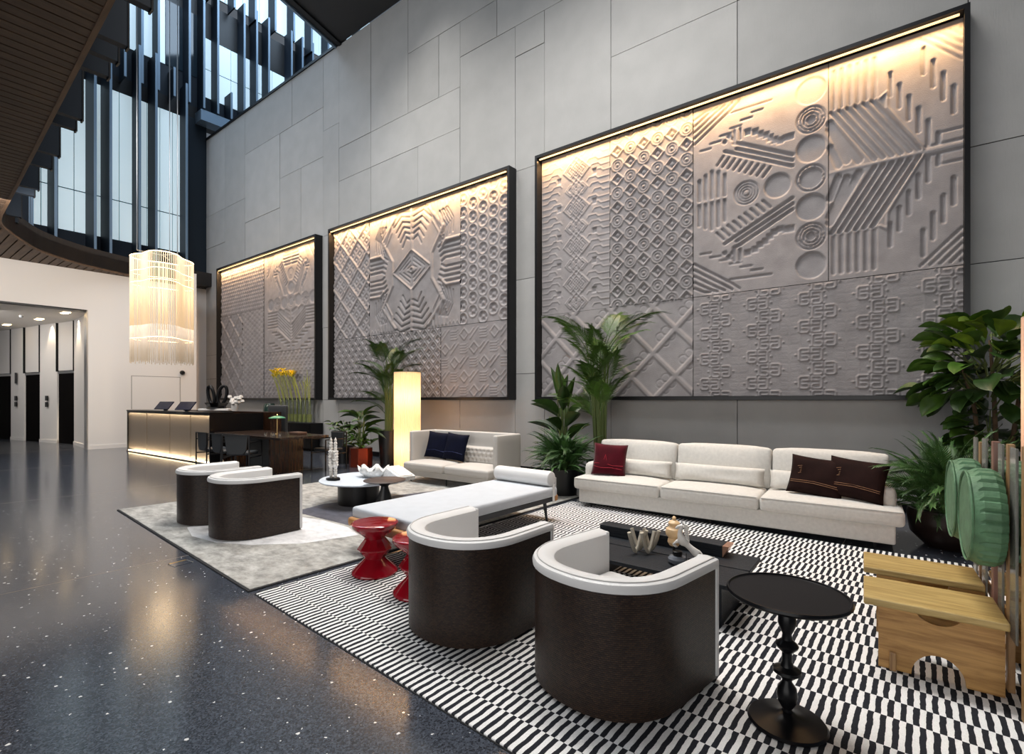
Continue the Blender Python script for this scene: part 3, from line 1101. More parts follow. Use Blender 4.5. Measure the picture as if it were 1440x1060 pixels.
def totem(hf, T, d=-0.032):
    """bee/arrow motif. T maps (a along axis, b across) -> (u,v); a: 0..3.35, b: -1.3..1.3"""
    def L(pts, wd, h=d):
        hf.line([T(*p) for p in pts], wd, h)
    for i in range(7):
        b = (i - 3) * 0.42
        hf.disc(T(1.70, b), 0.19, -0.03)
        if i % 2 == 1:
            hf.ring(T(1.70, b), 0.155, 0.012, 0.0)
            if abs(i - 3) == 2:
                hf.ring(T(1.70, b), 0.13, 0.014, -0.0)
                for r in (0.145, 0.095, 0.05):
                    hf.H = hf.H
    for i in (1, 5, 3):
        c = T(1.70, (i - 3) * 0.42)
        sl = hf.win(c[0] - .2, c[0] + .2, c[1] - .2, c[1] + .2)
        if hf.U[sl].size:
            rr = np.hypot(hf.U[sl] - c[0], hf.V[sl] - c[1])
            wv = np.where((rr > 0.148) & (rr < 0.168), 0.0, hf.H[sl])
            if i != 3:
                wv = np.where((rr > 0.105) & (rr < 0.128), 0.0, wv)
                wv = np.where((rr > 0.06) & (rr < 0.08), 0.0, wv)
            hf.H[sl] = wv
    hf.disc(T(1.26, 0), 0.18, -0.03)
    c = T(0.82, 0)
    for r in (0.17, 0.13, 0.09, 0.05):
        hf.ring(c, r, 0.012, -0.025)
    # five rungs at the head
    for k, (a, hb) in enumerate(((0.10, .36), (0.20, .42), (0.30, .46), (0.40, .43), (0.50, .36))):
        for sg in (-1, 1):
            L([(a, sg * 0.04), (a, sg * hb)], 0.026)
    for sg in (-1, 1):
        # comb teeth
        for k in range(9):
            a = 0.38 + k * 0.085
            b = 0.54 - k * 0.045
            L([(a, sg * b), (a + 0.10, sg * (b + 0.12))], 0.017)
        # three long diagonal bars with bent ends
        L([(0.50, sg * 0.73), (1.46, sg * 0.235)], 0.022)
        L([(0.68, sg * 0.72), (1.46, sg * 0.32)], 0.024)
        L([(0.64, sg * 1.02), (0.64, sg * 0.82), (0.74, sg * 0.78), (1.46, sg * 0.40)], 0.024)
        L([(0.73, sg * 1.02), (0.73, sg * 0.86)], 0.02)
        # stair of square notches
        for a, b in ((.50, .88), (.56, .95), (.62, .90)):
            hf.disc(T(a, sg * b), 0.035, -0.03)
        for k, (a, b) in enumerate(((.84, .93), (.95, .90), (1.02, .84), (1.10, .80), (1.16, .74), (1.22, .69), (1.30, .66), (1.38, .68), (1.44, .68))):
            c = T(a, sg * b)
            hf.rect(c[0] - .045, c[0] + .045, c[1] - .045, c[1] + .045, -0.03)
        # dashes
        for k in range(6):
            a = 0.12 + 0.155 * k
            b = 0.84 + 0.075 * k
            L([(a, sg * b), (a + .16, sg * b)], 0.014, -0.02)
        L([(0.58, sg * 1.31), (1.18, sg * 1.31)], 0.013, -0.02)
        # diagonal ribbons at the outer head corner
        for k in range(5):
            L([(0.02, sg * (0.98 + .10 * k)), (0.62 - .11 * k, sg * (1.38 + 0.02 * k)), (0.72 - .11 * k, sg * 1.47)], 0.016)
        # chevrons beyond the circles
        for k in range(6):
            a0 = 1.96 + 0.095 * k
            a1 = 2.46 + 0.095 * k
            L([(a0, sg * 0.85), (a1, sg * 0.05)], 0.026)
            L([(a0 + 0.02, sg * 0.90), (a0 + 0.02, sg * 1.42)], 0.022)
        L([(1.94, sg * 0.70), (2.28, sg * 0.09)], 0.05, -0.03)
        L([(1.94, sg * 0.62), (2.14, sg * 0.12)], 0.05, -0.03)
        L([(1.94, sg * 0.36), (2.04, sg * 0.08)], 0.045, -0.03)
        L([(2.98, sg * 0.04), (2.60, sg * 0.70), (2.60, sg * 0.92), (2.52, sg * 0.86)], 0.014, 0.018)
        # staircase ticks
        for k in range(6):
            a = 2.63 + 0.1 * k
            b = 1.15 - 0.19 * k
            c0 = T(a, sg * b)
            L([(a, sg * b), (a, sg * max(0.08, b - 0.30))], 0.022)
        for k in range(4):
            a = 2.98 + 0.1 * k
            b = 1.34 - 0.20 * k
            L([(a, sg * b), (a, sg * (b - 0.33))], 0.022)
        for k in range(5):
            L([(2.95 + .1 * k, sg * 1.47), (3.36, sg * (1.05 + 0.1 * k))], 0.014, -0.02)
        L([(3.0, sg * 0.06), (3.36, sg * 0.06)], 0.014, -0.02)
        L([(3.14, sg * 0.2), (3.36, sg * 0.2)], 0.012, -0.02)
    L([(1.94, 0.0), (3.36, 0.0)], 0.02, 0.006)


def lattice(hf, u0, u1, v0, v1, sp, wd, h, fill=None):
    """two families of diagonals"""
    sl = hf.win(u0, u1, v0, v1)
    U, V = hf.U[sl], hf.V[sl]
    k = sp * math.sqrt(2) / 2
    for sg in (1, -1):
        q = (U + sg * V) / math.sqrt(2)
        d = np.abs((q / sp + 0.5) % 1 - 0.5) * sp
        hf.put(sl, d, wd, h)


M_res = 0.0135
A3 = art_frame(-6.12, 6.52, 'large nearest framed relief with circles and greek key rows, behind the white sofa', 3)
# region a : angular meander with linked diamonds
Y_P = -0.075
h1 = HF(0.06, 1.565, 1.68, 4.76, M_res)
for k in range(9):
    v = 1.85 + k * 0.36
    s_ = 1 if k % 2 else 0.72
    for r in (0.10, 0.16):
        for du in (-0.13, 0.13, 0):
            h1.sqring((0.86 + du, v), r * s_, 0.007, 0.016)
    h1.sqring((0.86, v), 0.27 * s_, 0.007, 0.016)
for k in range(26):
    v = 1.75 + k * 0.118
    q = 0.10 * (k % 3)
    for sg, b in ((1, 0.08), (-1, 1.55)):
        h1.line([(b, v), (b + sg * (0.12 + q * .5), v), (b + sg * (0.17 + q * .5), v + .05), (b + sg * (0.30 + q * .6), v + .05), (b + sg * (.34 + q * .6), v)], 0.006, 0.013)
for k in range(5):
    for b in (0.42, 1.2):
        h1.rect(b, b + .09, 2.0 + k * .55, 2.1 + k * .55, -0.02)
h1.build('relief_panel', A3, 0, 0, Y_P)
# region b : rows of ringed octagons and diamonds
h2 = HF(1.575, 3.085, 1.68, 4.76, M_res)
for i in range(-1, 8):
    for j in range(-1, 14):
        u = 1.72 + 0.2525 * i
        v = 1.70 + 0.2525 * j
        if (i + j) % 2 == 0:
            h2.ring((u, v), 0.108, 0.010, 0.020)
            h2.ring((u, v), 0.066, 0.009, 0.016)
            h2.disc((u, v), 0.022, 0.022)
        else:
            h2.sqring((u, v), 0.115, 0.011, 0.022)
            h2.sqring((u, v), 0.055, 0.010, -0.02)
h2.build('relief_panel', A3, 0, 0, Y_P)
# region c, d : totem motif lying on its side
for a, b in ((3.095, 5.005), (5.015, 6.46)):
    h3 = HF(a, b, 1.685, 4.76, M_res)
    totem(h3, lambda p, q: (3.09 + p, 3.2 + q))
    h3.build('relief_panel', A3, 0, 0, Y_P + 0.0)
# region e : lattice with lobed fillings
h4 = HF(0.06, 3.085, 0.06, 1.675, M_res)
for i in range(-1, 9):
    for j in range(-1, 6):
        if (i + j) % 2 == 0:
            c = (0.22 + i * 0.4, 0.27 + j * 0.4)
            for da, db in ((.1, 0), (-.1, 0), (0, .1), (0, -.1)):
                h4.ring((c[0] + da, c[1] + db), 0.07, 0.006, -0.012)
lattice(h4, 0, 3.1, 0, 1.7, 0.565, 0.045, 0.010)
lattice(h4, 0, 3.1, 0, 1.7, 0.565, 0.030, 0.016)
h4.build('relief_panel', A3, 0, 0, Y_P)
# region f : greek key rows
h5 = HF(3.095, 6.46, 0.06, 1.675, 0.011)
for i in range(-1, 6):
    for j in range(-1, 6):
        greek(h5, (3.36 + .7125 * i, 0.25 + .405 * j), 1, 0.014)
        greek(h5, (3.53 + .7125 * i, 0.045 + .405 * j), 1, 0.014)
        for k in range(3):
            greek(h5, (3.80 + .7125 * i, 0.13 + .405 * j + .135 * k), 1, 0.002)
h5.build('relief_panel', A3, 0, 0, Y_P)

A2 = art_frame(-13.35, 6.58, 'middle framed relief with a large symmetrical bird-like motif, behind the small sofa', 2)
R2 = 0.017
b1 = HF(0.06, 1.695, 1.70, 4.76, R2)
for i in range(12):
    for j in range(22):
        if (i + j) % 2:
            b1.sqring((0.05 + i * .15, 1.7 + j * .15), 0.075, 0.014, -0.02)
lattice(b1, 0, 1.7, 1.7, 4.8, 0.56, 0.03, 0.024)
b1.build('relief_panel', A2, 0, 0, Y_P)
b2 = HF(1.705, 5.035, 1.70, 4.76, R2)
c0 = (3.38, 3.2)


def sym(pts, wd, h):
    for sx in (-1, 1):
        for sy in (-1, 1):
            b2.line([(c0[0] + sx * p[0], c0[1] + sy * p[1]) for p in pts], wd, h)


# central diamond
sym([(0, .5), (.70, 0)], 0.02, 0.03)
sym([(0, .40), (0, .05)], 0.012, -0.02)
for r in (.13, .26, .38):
    sym([(r * .2, r * .8), (r * 1.2, 0.04)], 0.014, -0.022)
b2.ring(c0, 0.06, 0.015, 0.03)
# stem and ribs
sym([(0, .5), (0, 1.5)], 0.04, 0.03)
for k in range(6):
    y = .62 + k * .14
    a = .34 + k * .085
    sym([(.05, y + .12), (a * .6, y + .20), (a, y - .02)], 0.022, -0.03)
# nested angular flanks
for k in range(5):
    q = k * .105
    sym([(.95 - q * .3 + .1, .0 + .30), (1.10 + q * .1, .55 + q), (.75 + q * 1.15, 1.05 + q * .35), (.75 + q * 1.05, 1.45)][1:], 0.018, 0.026)
sym([(.72, 0.0), (.72, .30), (1.10, .85), (.62, 1.4)], 0.035, 0.03)
for k in range(5):
    q = k * .11
    sym([(.98 + q, .50 + q * .4), (1.18 + q * .55, .86 + q * .3), (.98 + q * .6, 1.22 + q * .1)], 0.018, -0.028)
# side feathers
for k in range(4):
    y = .10 + k * .115
    sym([(1.64, y), (1.16 - .04 * k, y), (1.05 - .04 * k, y - .06)], 0.024, -0.03)
sym([(1.64, 0.52), (1.2, 0.52), (1.08, .42)], 0.03, 0.03)
for k in range(5):
    sym([(1.64 - k * .12, 1.5), (1.56 - k * .12, 1.38), (1.48 - k * .12, 1.5)], 0.01, 0.012)
b2.build('relief_panel', A2, 0, 0, Y_P)
b3 = HF(5.045, 6.52, 1.70, 4.76, R2)
for i in range(6):
    for j in range(11):
        c = (5.12 + i * .30, 1.82 + j * .30 + (0.15 if i % 2 else 0))
        for k in range(6):
            a = k * PI / 3
            b3.disc((c[0] + .075 * math.cos(a), c[1] + .075 * math.sin(a)), 0.036, -0.022)
        b3.ring(c, 0.135, 0.012, 0.018)
        b3.disc(c, 0.02, 0.01)
b3.build('relief_panel', A2, 0, 0, Y_P)
b4 = HF(0.06, 4.40, 0.06, 1.69, R2)
for i in range(30):
    for j in range(12):
        if (i + j) % 2:
            c = (0.05 + i * .152, 0.06 + j * .152)
            b4.sqring(c, 0.115, 0.012, 0.018)
            b4.sqring(c, 0.05, 0.012, -0.02)
b4.build('relief_panel', A2, 0, 0, Y_P)
b5 = HF(4.41, 6.52, 0.06, 1.69, R2)
rd = random.Random(3)
for k in range(7):
    for j in range(5):
        u = 4.55 + k * .3
        v = .2 + j * .32
        if (k + j) % 3 == 0:
            b5.sqring((u, v), .13, 0.010, 0.016)
        elif (k + j) % 3 == 1:
            b5.line([(u - .12, v - .12), (u + .12, v + .12)], .010, .016)
            b5.line([(u - .12, v + .0), (u, v + .12)], .010, .016)
        else:
            for q in range(4):
                b5.line([(u - .12, v - .1 + q * .06), (u + .06, v - .1 + q * .06), (u + .1, v - .06 + q * .06)], .008, .013)
b5.build('relief_panel', A2, 0, 0, Y_P)

A1 = art_frame(-20.62, 6.62, 'farthest framed relief with an upright totem motif, behind the yellow flowers', 1)
R1 = 0.024
d1 = HF(0.06, 3.26, 3.06, 4.76, R1)
for i in range(24):
    for j in range(14):
        u = 0.08 + i * .14 + (0.07 if j % 2 else 0)
        v = 3.1 + j * .125
        d1.line([(u - .05, v), (u, v + .07), (u + .05, v)], 0.018, 0.026)
d1.build('relief_panel', A1, 0, 0, Y_P)
d2 = HF(0.06, 1.75, 0.06, 3.05, R1)
for i in range(14):
    for j in range(26):
        if (i + j) % 2:
            d2.disc((0.05 + i * .13, .06 + j * .125), .03, -0.02)
lattice(d2, 0, 1.8, 0, 3.1, .52, .035, 0.03)
d2.build('relief_panel', A1, 0, 0, Y_P)
d3 = HF(1.76, 3.26, 0.06, 3.05, R1)
for i in range(10):
    for j in range(18):
        d3.sqring((1.83 + i * .165, .12 + j * .175 + (.087 if i % 2 else 0)), .085, .018, .025)
d3.build('relief_panel', A1, 0, 0, Y_P)
d4 = HF(3.27, 6.56, 1.56, 4.76, R1)
totem(d4, lambda p, q: (4.95 + q, 4.76 - p * 0.985), -0.04)
d4.build('relief_panel', A1, 0, 0, Y_P)
d5 = HF(3.27, 6.56, 0.06, 1.55, R1)
for i in range(14):
    for j in range(8):
        u = 3.4 + i * .24
        v = .15 + j * .19
        d5.line([(u - .08, v), (u, v), (u, v + .07), (u + .08, v + .07), (u + .08, v + .12)], 0.014, 0.022)
d5.build('relief_panel', A1, 0, 0, Y_P)

SHEAR = False
# ================================================================ RUGS
RT = R(-4.2)
rg = thing('grey_rug', 'mottled grey rug with white and navy inlays under the two farther tub chairs', 'rug', (0, 0, 0), RT)
rg.location = (-3.89, 1.857, 0)


def to_local(o, pts):
    c, s_ = math.cos(-o.rotation_euler[2]), math.sin(-o.rotation_euler[2])
    out = []
    for p in pts:
        x, y = T(p)
        x, y = (x - o.location[0]) / 0.96, (y - o.location[1]) / 0.96
        out.append((x * c - y * s_, x * s_ + y * c))
    return out


MB().box(-4.46, 0, 0, 5.0, 0.0, 0.016).build('pile', M_rug, rg)
MB().box(-4.49, 0.02, -0.02, 5.02, 0.0, 0.010).build('binding', M_rugedge, rg)
wp = [(-6.86, 2.75), (-6.75, 2.45), (-6.29, 2.33), (-5.8, 2.38), (-5.43, 2.56), (-5.06, 2.92), (-4.90, 3.48), (-5.3, 3.62), (-5.82, 3.64), (-6.3, 3.55), (-6.7, 3.3), (-6.9, 3.0)]
MB().prism(to_local(rg, wp), 0.012, 0.0185).build('inlay', M_rugw, rg)['label'] = 'white inlay of the rug'
npg = [(-6.6, 3.68), (-6.75, 4.2), (-6.45, 5.4), (-6.3, 5.95), (-6.05, 6.0), (-5.85, 5.7), (-5.45, 4.0), (-5.2, 3.68)]
MB().prism(to_local(rg, npg), 0.012, 0.0180).build('inlay', M_rugn, rg)['label'] = 'navy inlay of the rug'
sr = thing('striped_rug', 'black and white rug woven in staggered rows of stripes', 'rug', (0, 0, 0), RT)
sr.location = (-3.79, 1.85, 0)
sr.scale = (1, 1, 1)
MB().box(0, 6.4, 0, 4.43, 0.0, 0.012).build('pile', M_stripe, sr, bevel=0.004)
MB().box(-0.006, 6.4, -0.006, 4.436, 0.0, 0.005).build('binding', M_rugedge, sr)

# brass edged floor socket
fs = thing('floor_socket', 'small brass edged floor socket set in the dark floor', 'floor socket', (-5.38, 1.90, 0), R(4))
MB().box(-0.06, 0.06, -0.075, 0.075, 0, 0.003).build('cover', M_terrazzo, fs)
MB().box(-0.07, -0.045, -0.08, 0.08, 0, 0.004).build('trim_bar', M_brass, fs)
MB().box(-0.07, 0.07, -0.08, -0.072, 0, 0.004).build('trim_edge', M_silver, fs)
MB().box(-0.07, 0.07, 0.072, 0.08, 0, 0.004).build('trim_edge', M_silver, fs)

# ================================================================ TUB CHAIRS
def u_path(r, back, L, n=24, ins=0.0):
    """plan outline: from right tip round the back to the left tip; squarish arc"""
    pts = []
    for i in range(6):
        pts.append((r - ins, L - L * i / 5))
    for i in range(1, n):
        a = PI * i / n
        e = 0.92
        c, s_ = math.cos(a), math.sin(a)
        pts.append(((r - ins) * (abs(c) ** e) * (1 if c > 0 else -1), -(back - ins) * (abs(s_) ** e)))
    for i in range(6):
        pts.append((-(r - ins), L * i / 5))
    return pts


def u_sweep(mb, path, prof):
    """prof: list of (inward offset, z) closed loop"""
    n = len(path)
    m = len(prof)
    vs = []
    for i, p in enumerate(path):
        a = Vector(path[max(0, i - 1)])
        b = Vector(path[min(n - 1, i + 1)])
        d = (b - a).normalized()
        nn = Vector((d.y, -d.x))       # inward normal for right->back->left travel
        c = Vector((0, 0.0))
        if (c - Vector(p)).dot(nn) < 0:
            nn = -nn
        for off, z in prof:
            vs.append((p[0] + nn.x * off, p[1] + nn.y * off, z))
    fs = []
    for i in range(n - 1):
        for k in range(m):
            k2 = (k + 1) % m
            fs.append((i * m + k, i * m + k2, (i + 1) * m + k2, (i + 1) * m + k))
    fs.append(tuple(range(m))[::-1])
    fs.append(tuple((n - 1) * m + k for k in range(m)))
    return mb.add(vs, fs)


TR_, TB_ = 0.405, 0.395


def make_tub(label):
    t = thing('tub_chair', label, 'armchair', (0, 0, 0), 0, 'tub armchairs')
    P = u_path(TR_, TB_, 0.375)
    H_ = 0.65
    u_sweep(MB(), P, [(0.0, 0.012), (0.0, H_ - 0.045), (0.03, H_ - 0.045), (0.03, 0.012)]).build('shell', M_woven, t, smooth=True)['label'] = 'dark brown woven shell'
    rim = [(-0.012, H_ - 0.05), (-0.014, H_ - 0.03), (-0.006, H_ - 0.012), (0.012, H_ - 0.003), (0.05, H_), (0.085, H_ - 0.004), (0.105, H_ - 0.02), (0.112, H_ - 0.05), (0.112, 0.06), (0.031, 0.06), (0.031, H_ - 0.05)]
    ln = u_sweep(MB(), P, rim).build('lining', M_leather, t, smooth=True)
    ln['label'] = 'white leather lining'
    mb = MB()
    pip = []
    for (x_, y_) in u_path(TR_, TB_, 0.375, 24, 0.012):
        pip.append((x_, y_, H_ - 0.002))
    mb.tube(pip, 0.0035, 6)
    mb.build('piping', mat('leather_seam', (0.50, 0.49, 0.48), 0.6), ln)
    t.scale = (1, 1, 1)
    for sx in (-1, 1):     # front end pads, full height white piping
        MB().soft(min(sx * 0.296, sx * 0.415), max(sx * 0.296, sx * 0.415), 0.36, 0.393, 0.02, H_ - 0.006, 0.014).build('arm_front', M_leather, t, smooth=True)
    seatp = [(x_, y_) for x_, y_ in u_path(TR_, TB_, 0.345, 24, 0.118)]
    sb = MB().prism(seatp[::-1], 0.08, 0.30)
    sb.build('seat_base', M_leather, t, bevel=0.01)
    sp = [(x_ * .99, y_ * .99) for x_, y_ in u_path(TR_, TB_, 0.375, 24, 0.118)]
    MB().prism(sp[::-1], 0.30, 0.41).build('seat_cushion', M_leather, t, bevel=0.03, seg=3)
    pl = [(x_, y_) for x_, y_ in u_path(TR_, TB_, 0.355, 24, 0.03)]
    MB().prism(pl[::-1], 0.0, 0.08).build('plinth', M_black, t)
    return t


tub = make_tub('nearest tub armchair with white rim and brown woven back, beside the round black side table')
tub.location = (-1.105, 2.43, 0.014)
tub.rotation_euler = (0, 0, R(-12))
copy_tree(tub, None, (-2.15, 2.48, 0.014), R(-4), 'tub armchair with brown woven back, between the red stools and the nearest tub chair')
copy_tree(tub, None, (-5.60, 2.68, 0.018), R(-2), 'tub armchair on the grey rug, right one of the farther pair')
copy_tree(tub, None, (-6.58, 2.72, 0.016), R(-4), 'tub armchair on the grey rug, leftmost of the farther pair')

# ================================================================ LONG WHITE SOFA
sf_ = thing('white_sofa', 'long white linen three-seat sofa below the largest relief', 'sofa', (-2.05, 6.35, 0.014), 0)
MB().soft(-1.82, 1.82, 0.03, 0.98, 0.055, 0.245, 0.02).build('base', M_fabw, sf_, smooth=True)
for i, (a, b) in enumerate(((-1.90, -0.62), (-0.62, 0.56), (0.56, 1.90))):
    sc_ = MB().soft(a + .004, b - .004, 0.0, 0.72, 0.235, 0.40, 0.045, crown=0.035).build('seat_cushion', M_fabw, sf_, smooth=True)
    MB().tube([(a + .02, 0.006, 0.385), (b - .02, 0.006, 0.385)], 0.005, 6).build('seam_piping', mat('linen_seam', (0.45, 0.44, 0.42), 0.9), sc_)
MB().soft(-1.74, 1.74, 0.78, 0.98, 0.2, 0.76, 0.05).build('back_frame', M_fabw, sf_, smooth=True)
for i, (a, b) in enumerate(((-1.80, -0.60), (-0.60, 0.60), (0.60, 1.80))):
    o = MB().soft(a + .006, b - .006, -0.10, 0.10, 0.0, 0.495, 0.045, crown=0.03, crowny=0.045).build('back_cushion', M_fabw, sf_, smooth=True, loc=(0, 0.73, 0.385), rot=(R(-9), 0, 0))
for sx in (-1, 1):
    mb = MB()
    x0, x1 = (1.66, 1.84) if sx > 0 else (-1.84, -1.66)
    mb.soft(x0, x1, 0.22, 0.96, 0.20, 0.60, 0.085).build('arm', M_fabw, sf_, smooth=True)
for i, (a, b) in enumerate(((-1.52, -0.62), (-0.58, 0.55), (0.60, 1.48))):
    MB().pillow(b - a, 0.23, 0.17, seedv=i, pinch=0.03).build('lumbar_cushion', M_fabw, sf_, smooth='full', loc=((a + b) / 2, 0.53, 0.535), rot=(R(-14), 0, 0))
for x_, y_ in ((-1.65, 0.1), (0, 0.1), (1.65, 0.1), (-1.65, 0.9), (1.65, 0.9)):
    MB().lathe([(0.012, 0), (0.018, 0.1), (0, 0.1)], 10, (x_, y_, 0)).build('leg', M_black, sf_)


def pillow(name, label, m, loc, rot, w_=0.5, h_=0.46, t_=0.15, sd=1, stitch=None, st=None, grp=None):
    t = thing(name, label, 'cushion', loc, 0, grp)
    t.rotation_euler = rot
    cv = MB().pillow(w_, h_, t_, seedv=sd, n=16).build('cover', m, t, smooth='full')
    if stitch:
        for q in stitch:
            MB().tube([(x_, -t_ / 2 * (max(0, 1 - (2 * x_ / w_) ** 4) * max(0, 1 - (2 * z_ / h_) ** 4)) ** 0.55 - 0.003, z_) for x_, z_ in q], 0.0022, 5).build('stitching', st, cv)
    return t


def dense(pts, n=8):
    out = []
    for a, b in zip(pts[:-1], pts[1:]):
        for k in range(n):
            out.append((a[0] + (b[0] - a[0]) * k / n, a[1] + (b[1] - a[1]) * k / n))
    out.append(pts[-1])
    return out


pillow('velvet_cushion', 'maroon velvet cushion with a red stitched pulse line on the white sofa', M_maroon, (-3.52, 6.66, 0.655), (R(-16), R(3), R(14)), 0.50, 0.46, 0.15, 2,
       [dense([(-.21, -.07), (-.08, -.07), (-.05, .06), (-.02, -.07), (.06, -.09), (.21, -.08)]), dense([(-.21, -.11), (-.1, -.13), (.05, -.12), (.2, -.13)])], M_stitchr)
for i, (x_, y_, rz, lab) in enumerate(((-0.98, 6.68, -8, 'dark brown velvet cushion leaning left of its twin on the white sofa'),
                                       (-0.60, 6.63, -14, 'dark brown velvet cushion beside the right arm of the white sofa'))):
    pillow('velvet_cushion', lab, M_brownv, (x_, y_, 0.645 if i == 0 else 0.655), (R(-18), R(5), R(rz)), 0.56, 0.44, 0.15, 5 + i,
           [dense([(-.24, -.08), (.0, -.07), (.24, -.09)]), dense([(-.24, -.1), (.0, -.09), (.24, -.11)])] + ([dense([(-.17 + .02 * math.sin(k), .0 + .02 * k), (-.14, .01 + .02 * k)], 2) for k in range(5)]), M_stitchb)

# ================================================================ SMALL SOFA
ss = thing('small_sofa', 'greige leather two-seat box sofa with high arms, beside the glowing column lamp', 'sofa', (-6.5, 6.3, 0.0), 0)
MB().soft(-1.0, 1.0, 0.05, 0.86, 0.13, 0.23, 0.015).build('base', M_fabg, ss, smooth=True)
for a, b in ((-1.04, -0.02), (0.02, 1.04)):
    MB().soft(a, b, 0.0, 0.72, 0.23, 0.37, 0.04, crown=0.03).build('seat_cushion', M_fabg, ss, smooth=True)
for a, b in ((-1.08, -0.98), (0.98, 1.08)):
    MB().soft(a, b, 0.19, 0.90, 0.12, 0.92, 0.03).build('arm', M_fabg, ss, smooth=True)
MB().soft(-1.0, 1.0, 0.80, 0.90, 0.12, 0.92, 0.03).build('back', M_fabg, ss, smooth=True)
bt = thing('x', 'x', 'x')
bpy.data.objects.remove(bt)
# tufted inner back cushion : grid surface with dimples
nu, nv = 96, 26
vs = []
for j in range(nv + 1):
    for i in range(nu + 1):
        x_ = -0.96 + 1.92 * i / nu
        z_ = 0.36 + 0.30 * j / nv
        dmin = 9
        for r_ in range(3):
            zz = 0.42 + r_ * 0.085
            k = round((x_ - (0.05 if r_ % 2 else 0)) / 0.1)
            xx = k * 0.1 + (0.05 if r_ % 2 else 0)
            dmin = min(dmin, math.hypot(x_ - xx, z_ - zz))
        e = min(1, (z_ - 0.36) / 0.04, (0.66 - z_) / 0.05)
        d = 0.055 * math.sin(max(0, e) * PI / 2) + 0.03 * min(1, dmin / 0.045)
        vs.append((x_, 0.76 - d, z_))
fs_ = [(j * (nu + 1) + i, j * (nu + 1) + i + 1, (j + 1) * (nu + 1) + i + 1, (j + 1) * (nu + 1) + i) for j in range(nv) for i in range(nu)]
MB().add(vs, fs_).build('tufted_back', M_fabg, ss, smooth='full')
MB().box(-0.97, 0.97, 0.755, 0.81, 0.36, 0.66).build('tufted_back_core', M_fabg, ss)
for k in range(19):
    for r_ in range(3):
        x_ = -0.9 + k * 0.1 + (0.05 if r_ % 2 else 0)
        if x_ < 0.94 and x_ > -0.2:
            MB().lathe([(0, -0.004), (0.009, 0), (0, 0.004)], 8, (x_, 0.70, 0.42 + r_ * 0.085)).build('button', mat('tuft_button', (0.09, 0.08, 0.07), 0.6), ss)
for x_, y_ in ((-0.92, 0.1), (0.92, 0.1), (0.0, 0.1), (-0.92, 0.8), (0.92, 0.8)):
    MB().beam((x_, y_, 0), (x_, y_, 0.14), 0.018).build('leg', M_black, ss)
for i, (x_, rz, lab) in enumerate(((-7.19, 10, 'navy velvet cushion at the lamp end of the small sofa'), (-6.72, 4, 'navy velvet cushion in the middle of the small sofa'))):
    pillow('velvet_cushion', lab, M_navy, (x_, 6.85, 0.655 - i * .01), (R(-16), R(4), R(rz)), 0.52, 0.50, 0.14, 9 + i, [dense([(-.22, -.12), (0, -.1), (.22, -.12)])], mat('navy_stitching', (0.02, 0.03, 0.12), 0.7))
pillow('fringed_cushion', 'cream cushion with dark dotted corner leaning on the right arm of the small sofa', M_fabw, (-5.68, 6.83, 0.64), (R(-12), R(10), R(-62)), 0.46, 0.46, 0.13, 15,
       [dense([(-.15 + .05 * k, -.2), (-.13 + .05 * k, -.16)], 2) for k in range(6)], M_black)

# ================================================================ DAYBED
db = thing('daybed', 'pale grey daybed with white bolster, low and long in the middle', 'daybed', (0, 0, 0), R(-3.8))
db.location = (-3.60, 4.03, 0.014)
MB().soft(-0.5, 0.5, -1.14, 1.20, 0.30, 0.42, 0.035, crown=0.006).build('mattress', M_bed, db, smooth=True)
for sx in (-1, 1):
    MB().box(min(sx * 0.42, sx * 0.47), max(sx * 0.42, sx * 0.47), -1.12, 1.24, 0.24, 0.30).build('side_rail', M_bedframe, db, bevel=0.006)
for sy in (-1.16, 1.20):
    MB().soft(-0.49, 0.49, sy - 0.035, sy + 0.035, 0.235, 0.325, 0.03).build('end_rail', M_cognac, db, smooth=True)
for k in range(9):
    MB().box(-0.44, 0.44, -0.95 + k * 0.24, -0.89 + k * 0.24, 0.27, 0.29).build('slat', M_bedframe, db)
for sx in (-1, 1):
    for sy in (-0.95, 1.0):
        MB().tube([(sx * 0.43, sy, 0.28), (sx * 0.45, sy * 1.03, 0.0)], [0.026, 0.014], 10).build('leg', M_bedframe, db)
bo = MB()
prof = [(0, -0.47), (0.06, -0.468), (0.088, -0.455), (0.095, -0.43), (0.095, 0.43), (0.088, 0.455), (0.06, 0.468), (0, 0.47)]
bo.lathe(prof, 28)
bo.build('bolster', M_leather, db, smooth=True, loc=(0.0, 1.12, 0.515), rot=(0, PI / 2, 0))
for sx in (-0.44, 0.44):
    MB().box(sx - 0.02, sx + 0.02, 1.212, 1.222, 0.26, 0.52).build('strap', M_leather, db)
MB().box(0.500, 0.508, 1.08, 1.12, 0.24, 0.46).build('strap', M_leather, db)

# ================================================================ RED STOOLS
def make_stool(label):
    t = thing('red_stool', label, 'stool', (0, 0, 0), 0, 'red lacquered stools')
    MB().lathe([(0, 0.425), (0.185, 0.425), (0.197, 0.431), (0.203, 0.445), (0.205, 0.447), (0, 0.447)][::-1] if False else
               [(0, 0.0), (0.2, 0.0), (0.205, 0.012), (0.198, 0.03), (0.10, 0.115), (0.088, 0.13)], 40).build('foot', M_red, t, smooth=True)
    MB().lathe([(0.088, 0.128), (0.092, 0.134), (0.152, 0.205), (0.155, 0.212), (0.152, 0.219), (0.094, 0.292), (0.086, 0.30)], 12).build('waist', M_red, t)
    MB().lathe([(0.086, 0.298), (0.10, 0.315), (0.19, 0.385), (0.203, 0.405), (0.205, 0.425), (0.195, 0.434), (0.18, 0.436), (0.0, 0.436)], 40).build('seat', M_red, t, smooth=True)
    return t


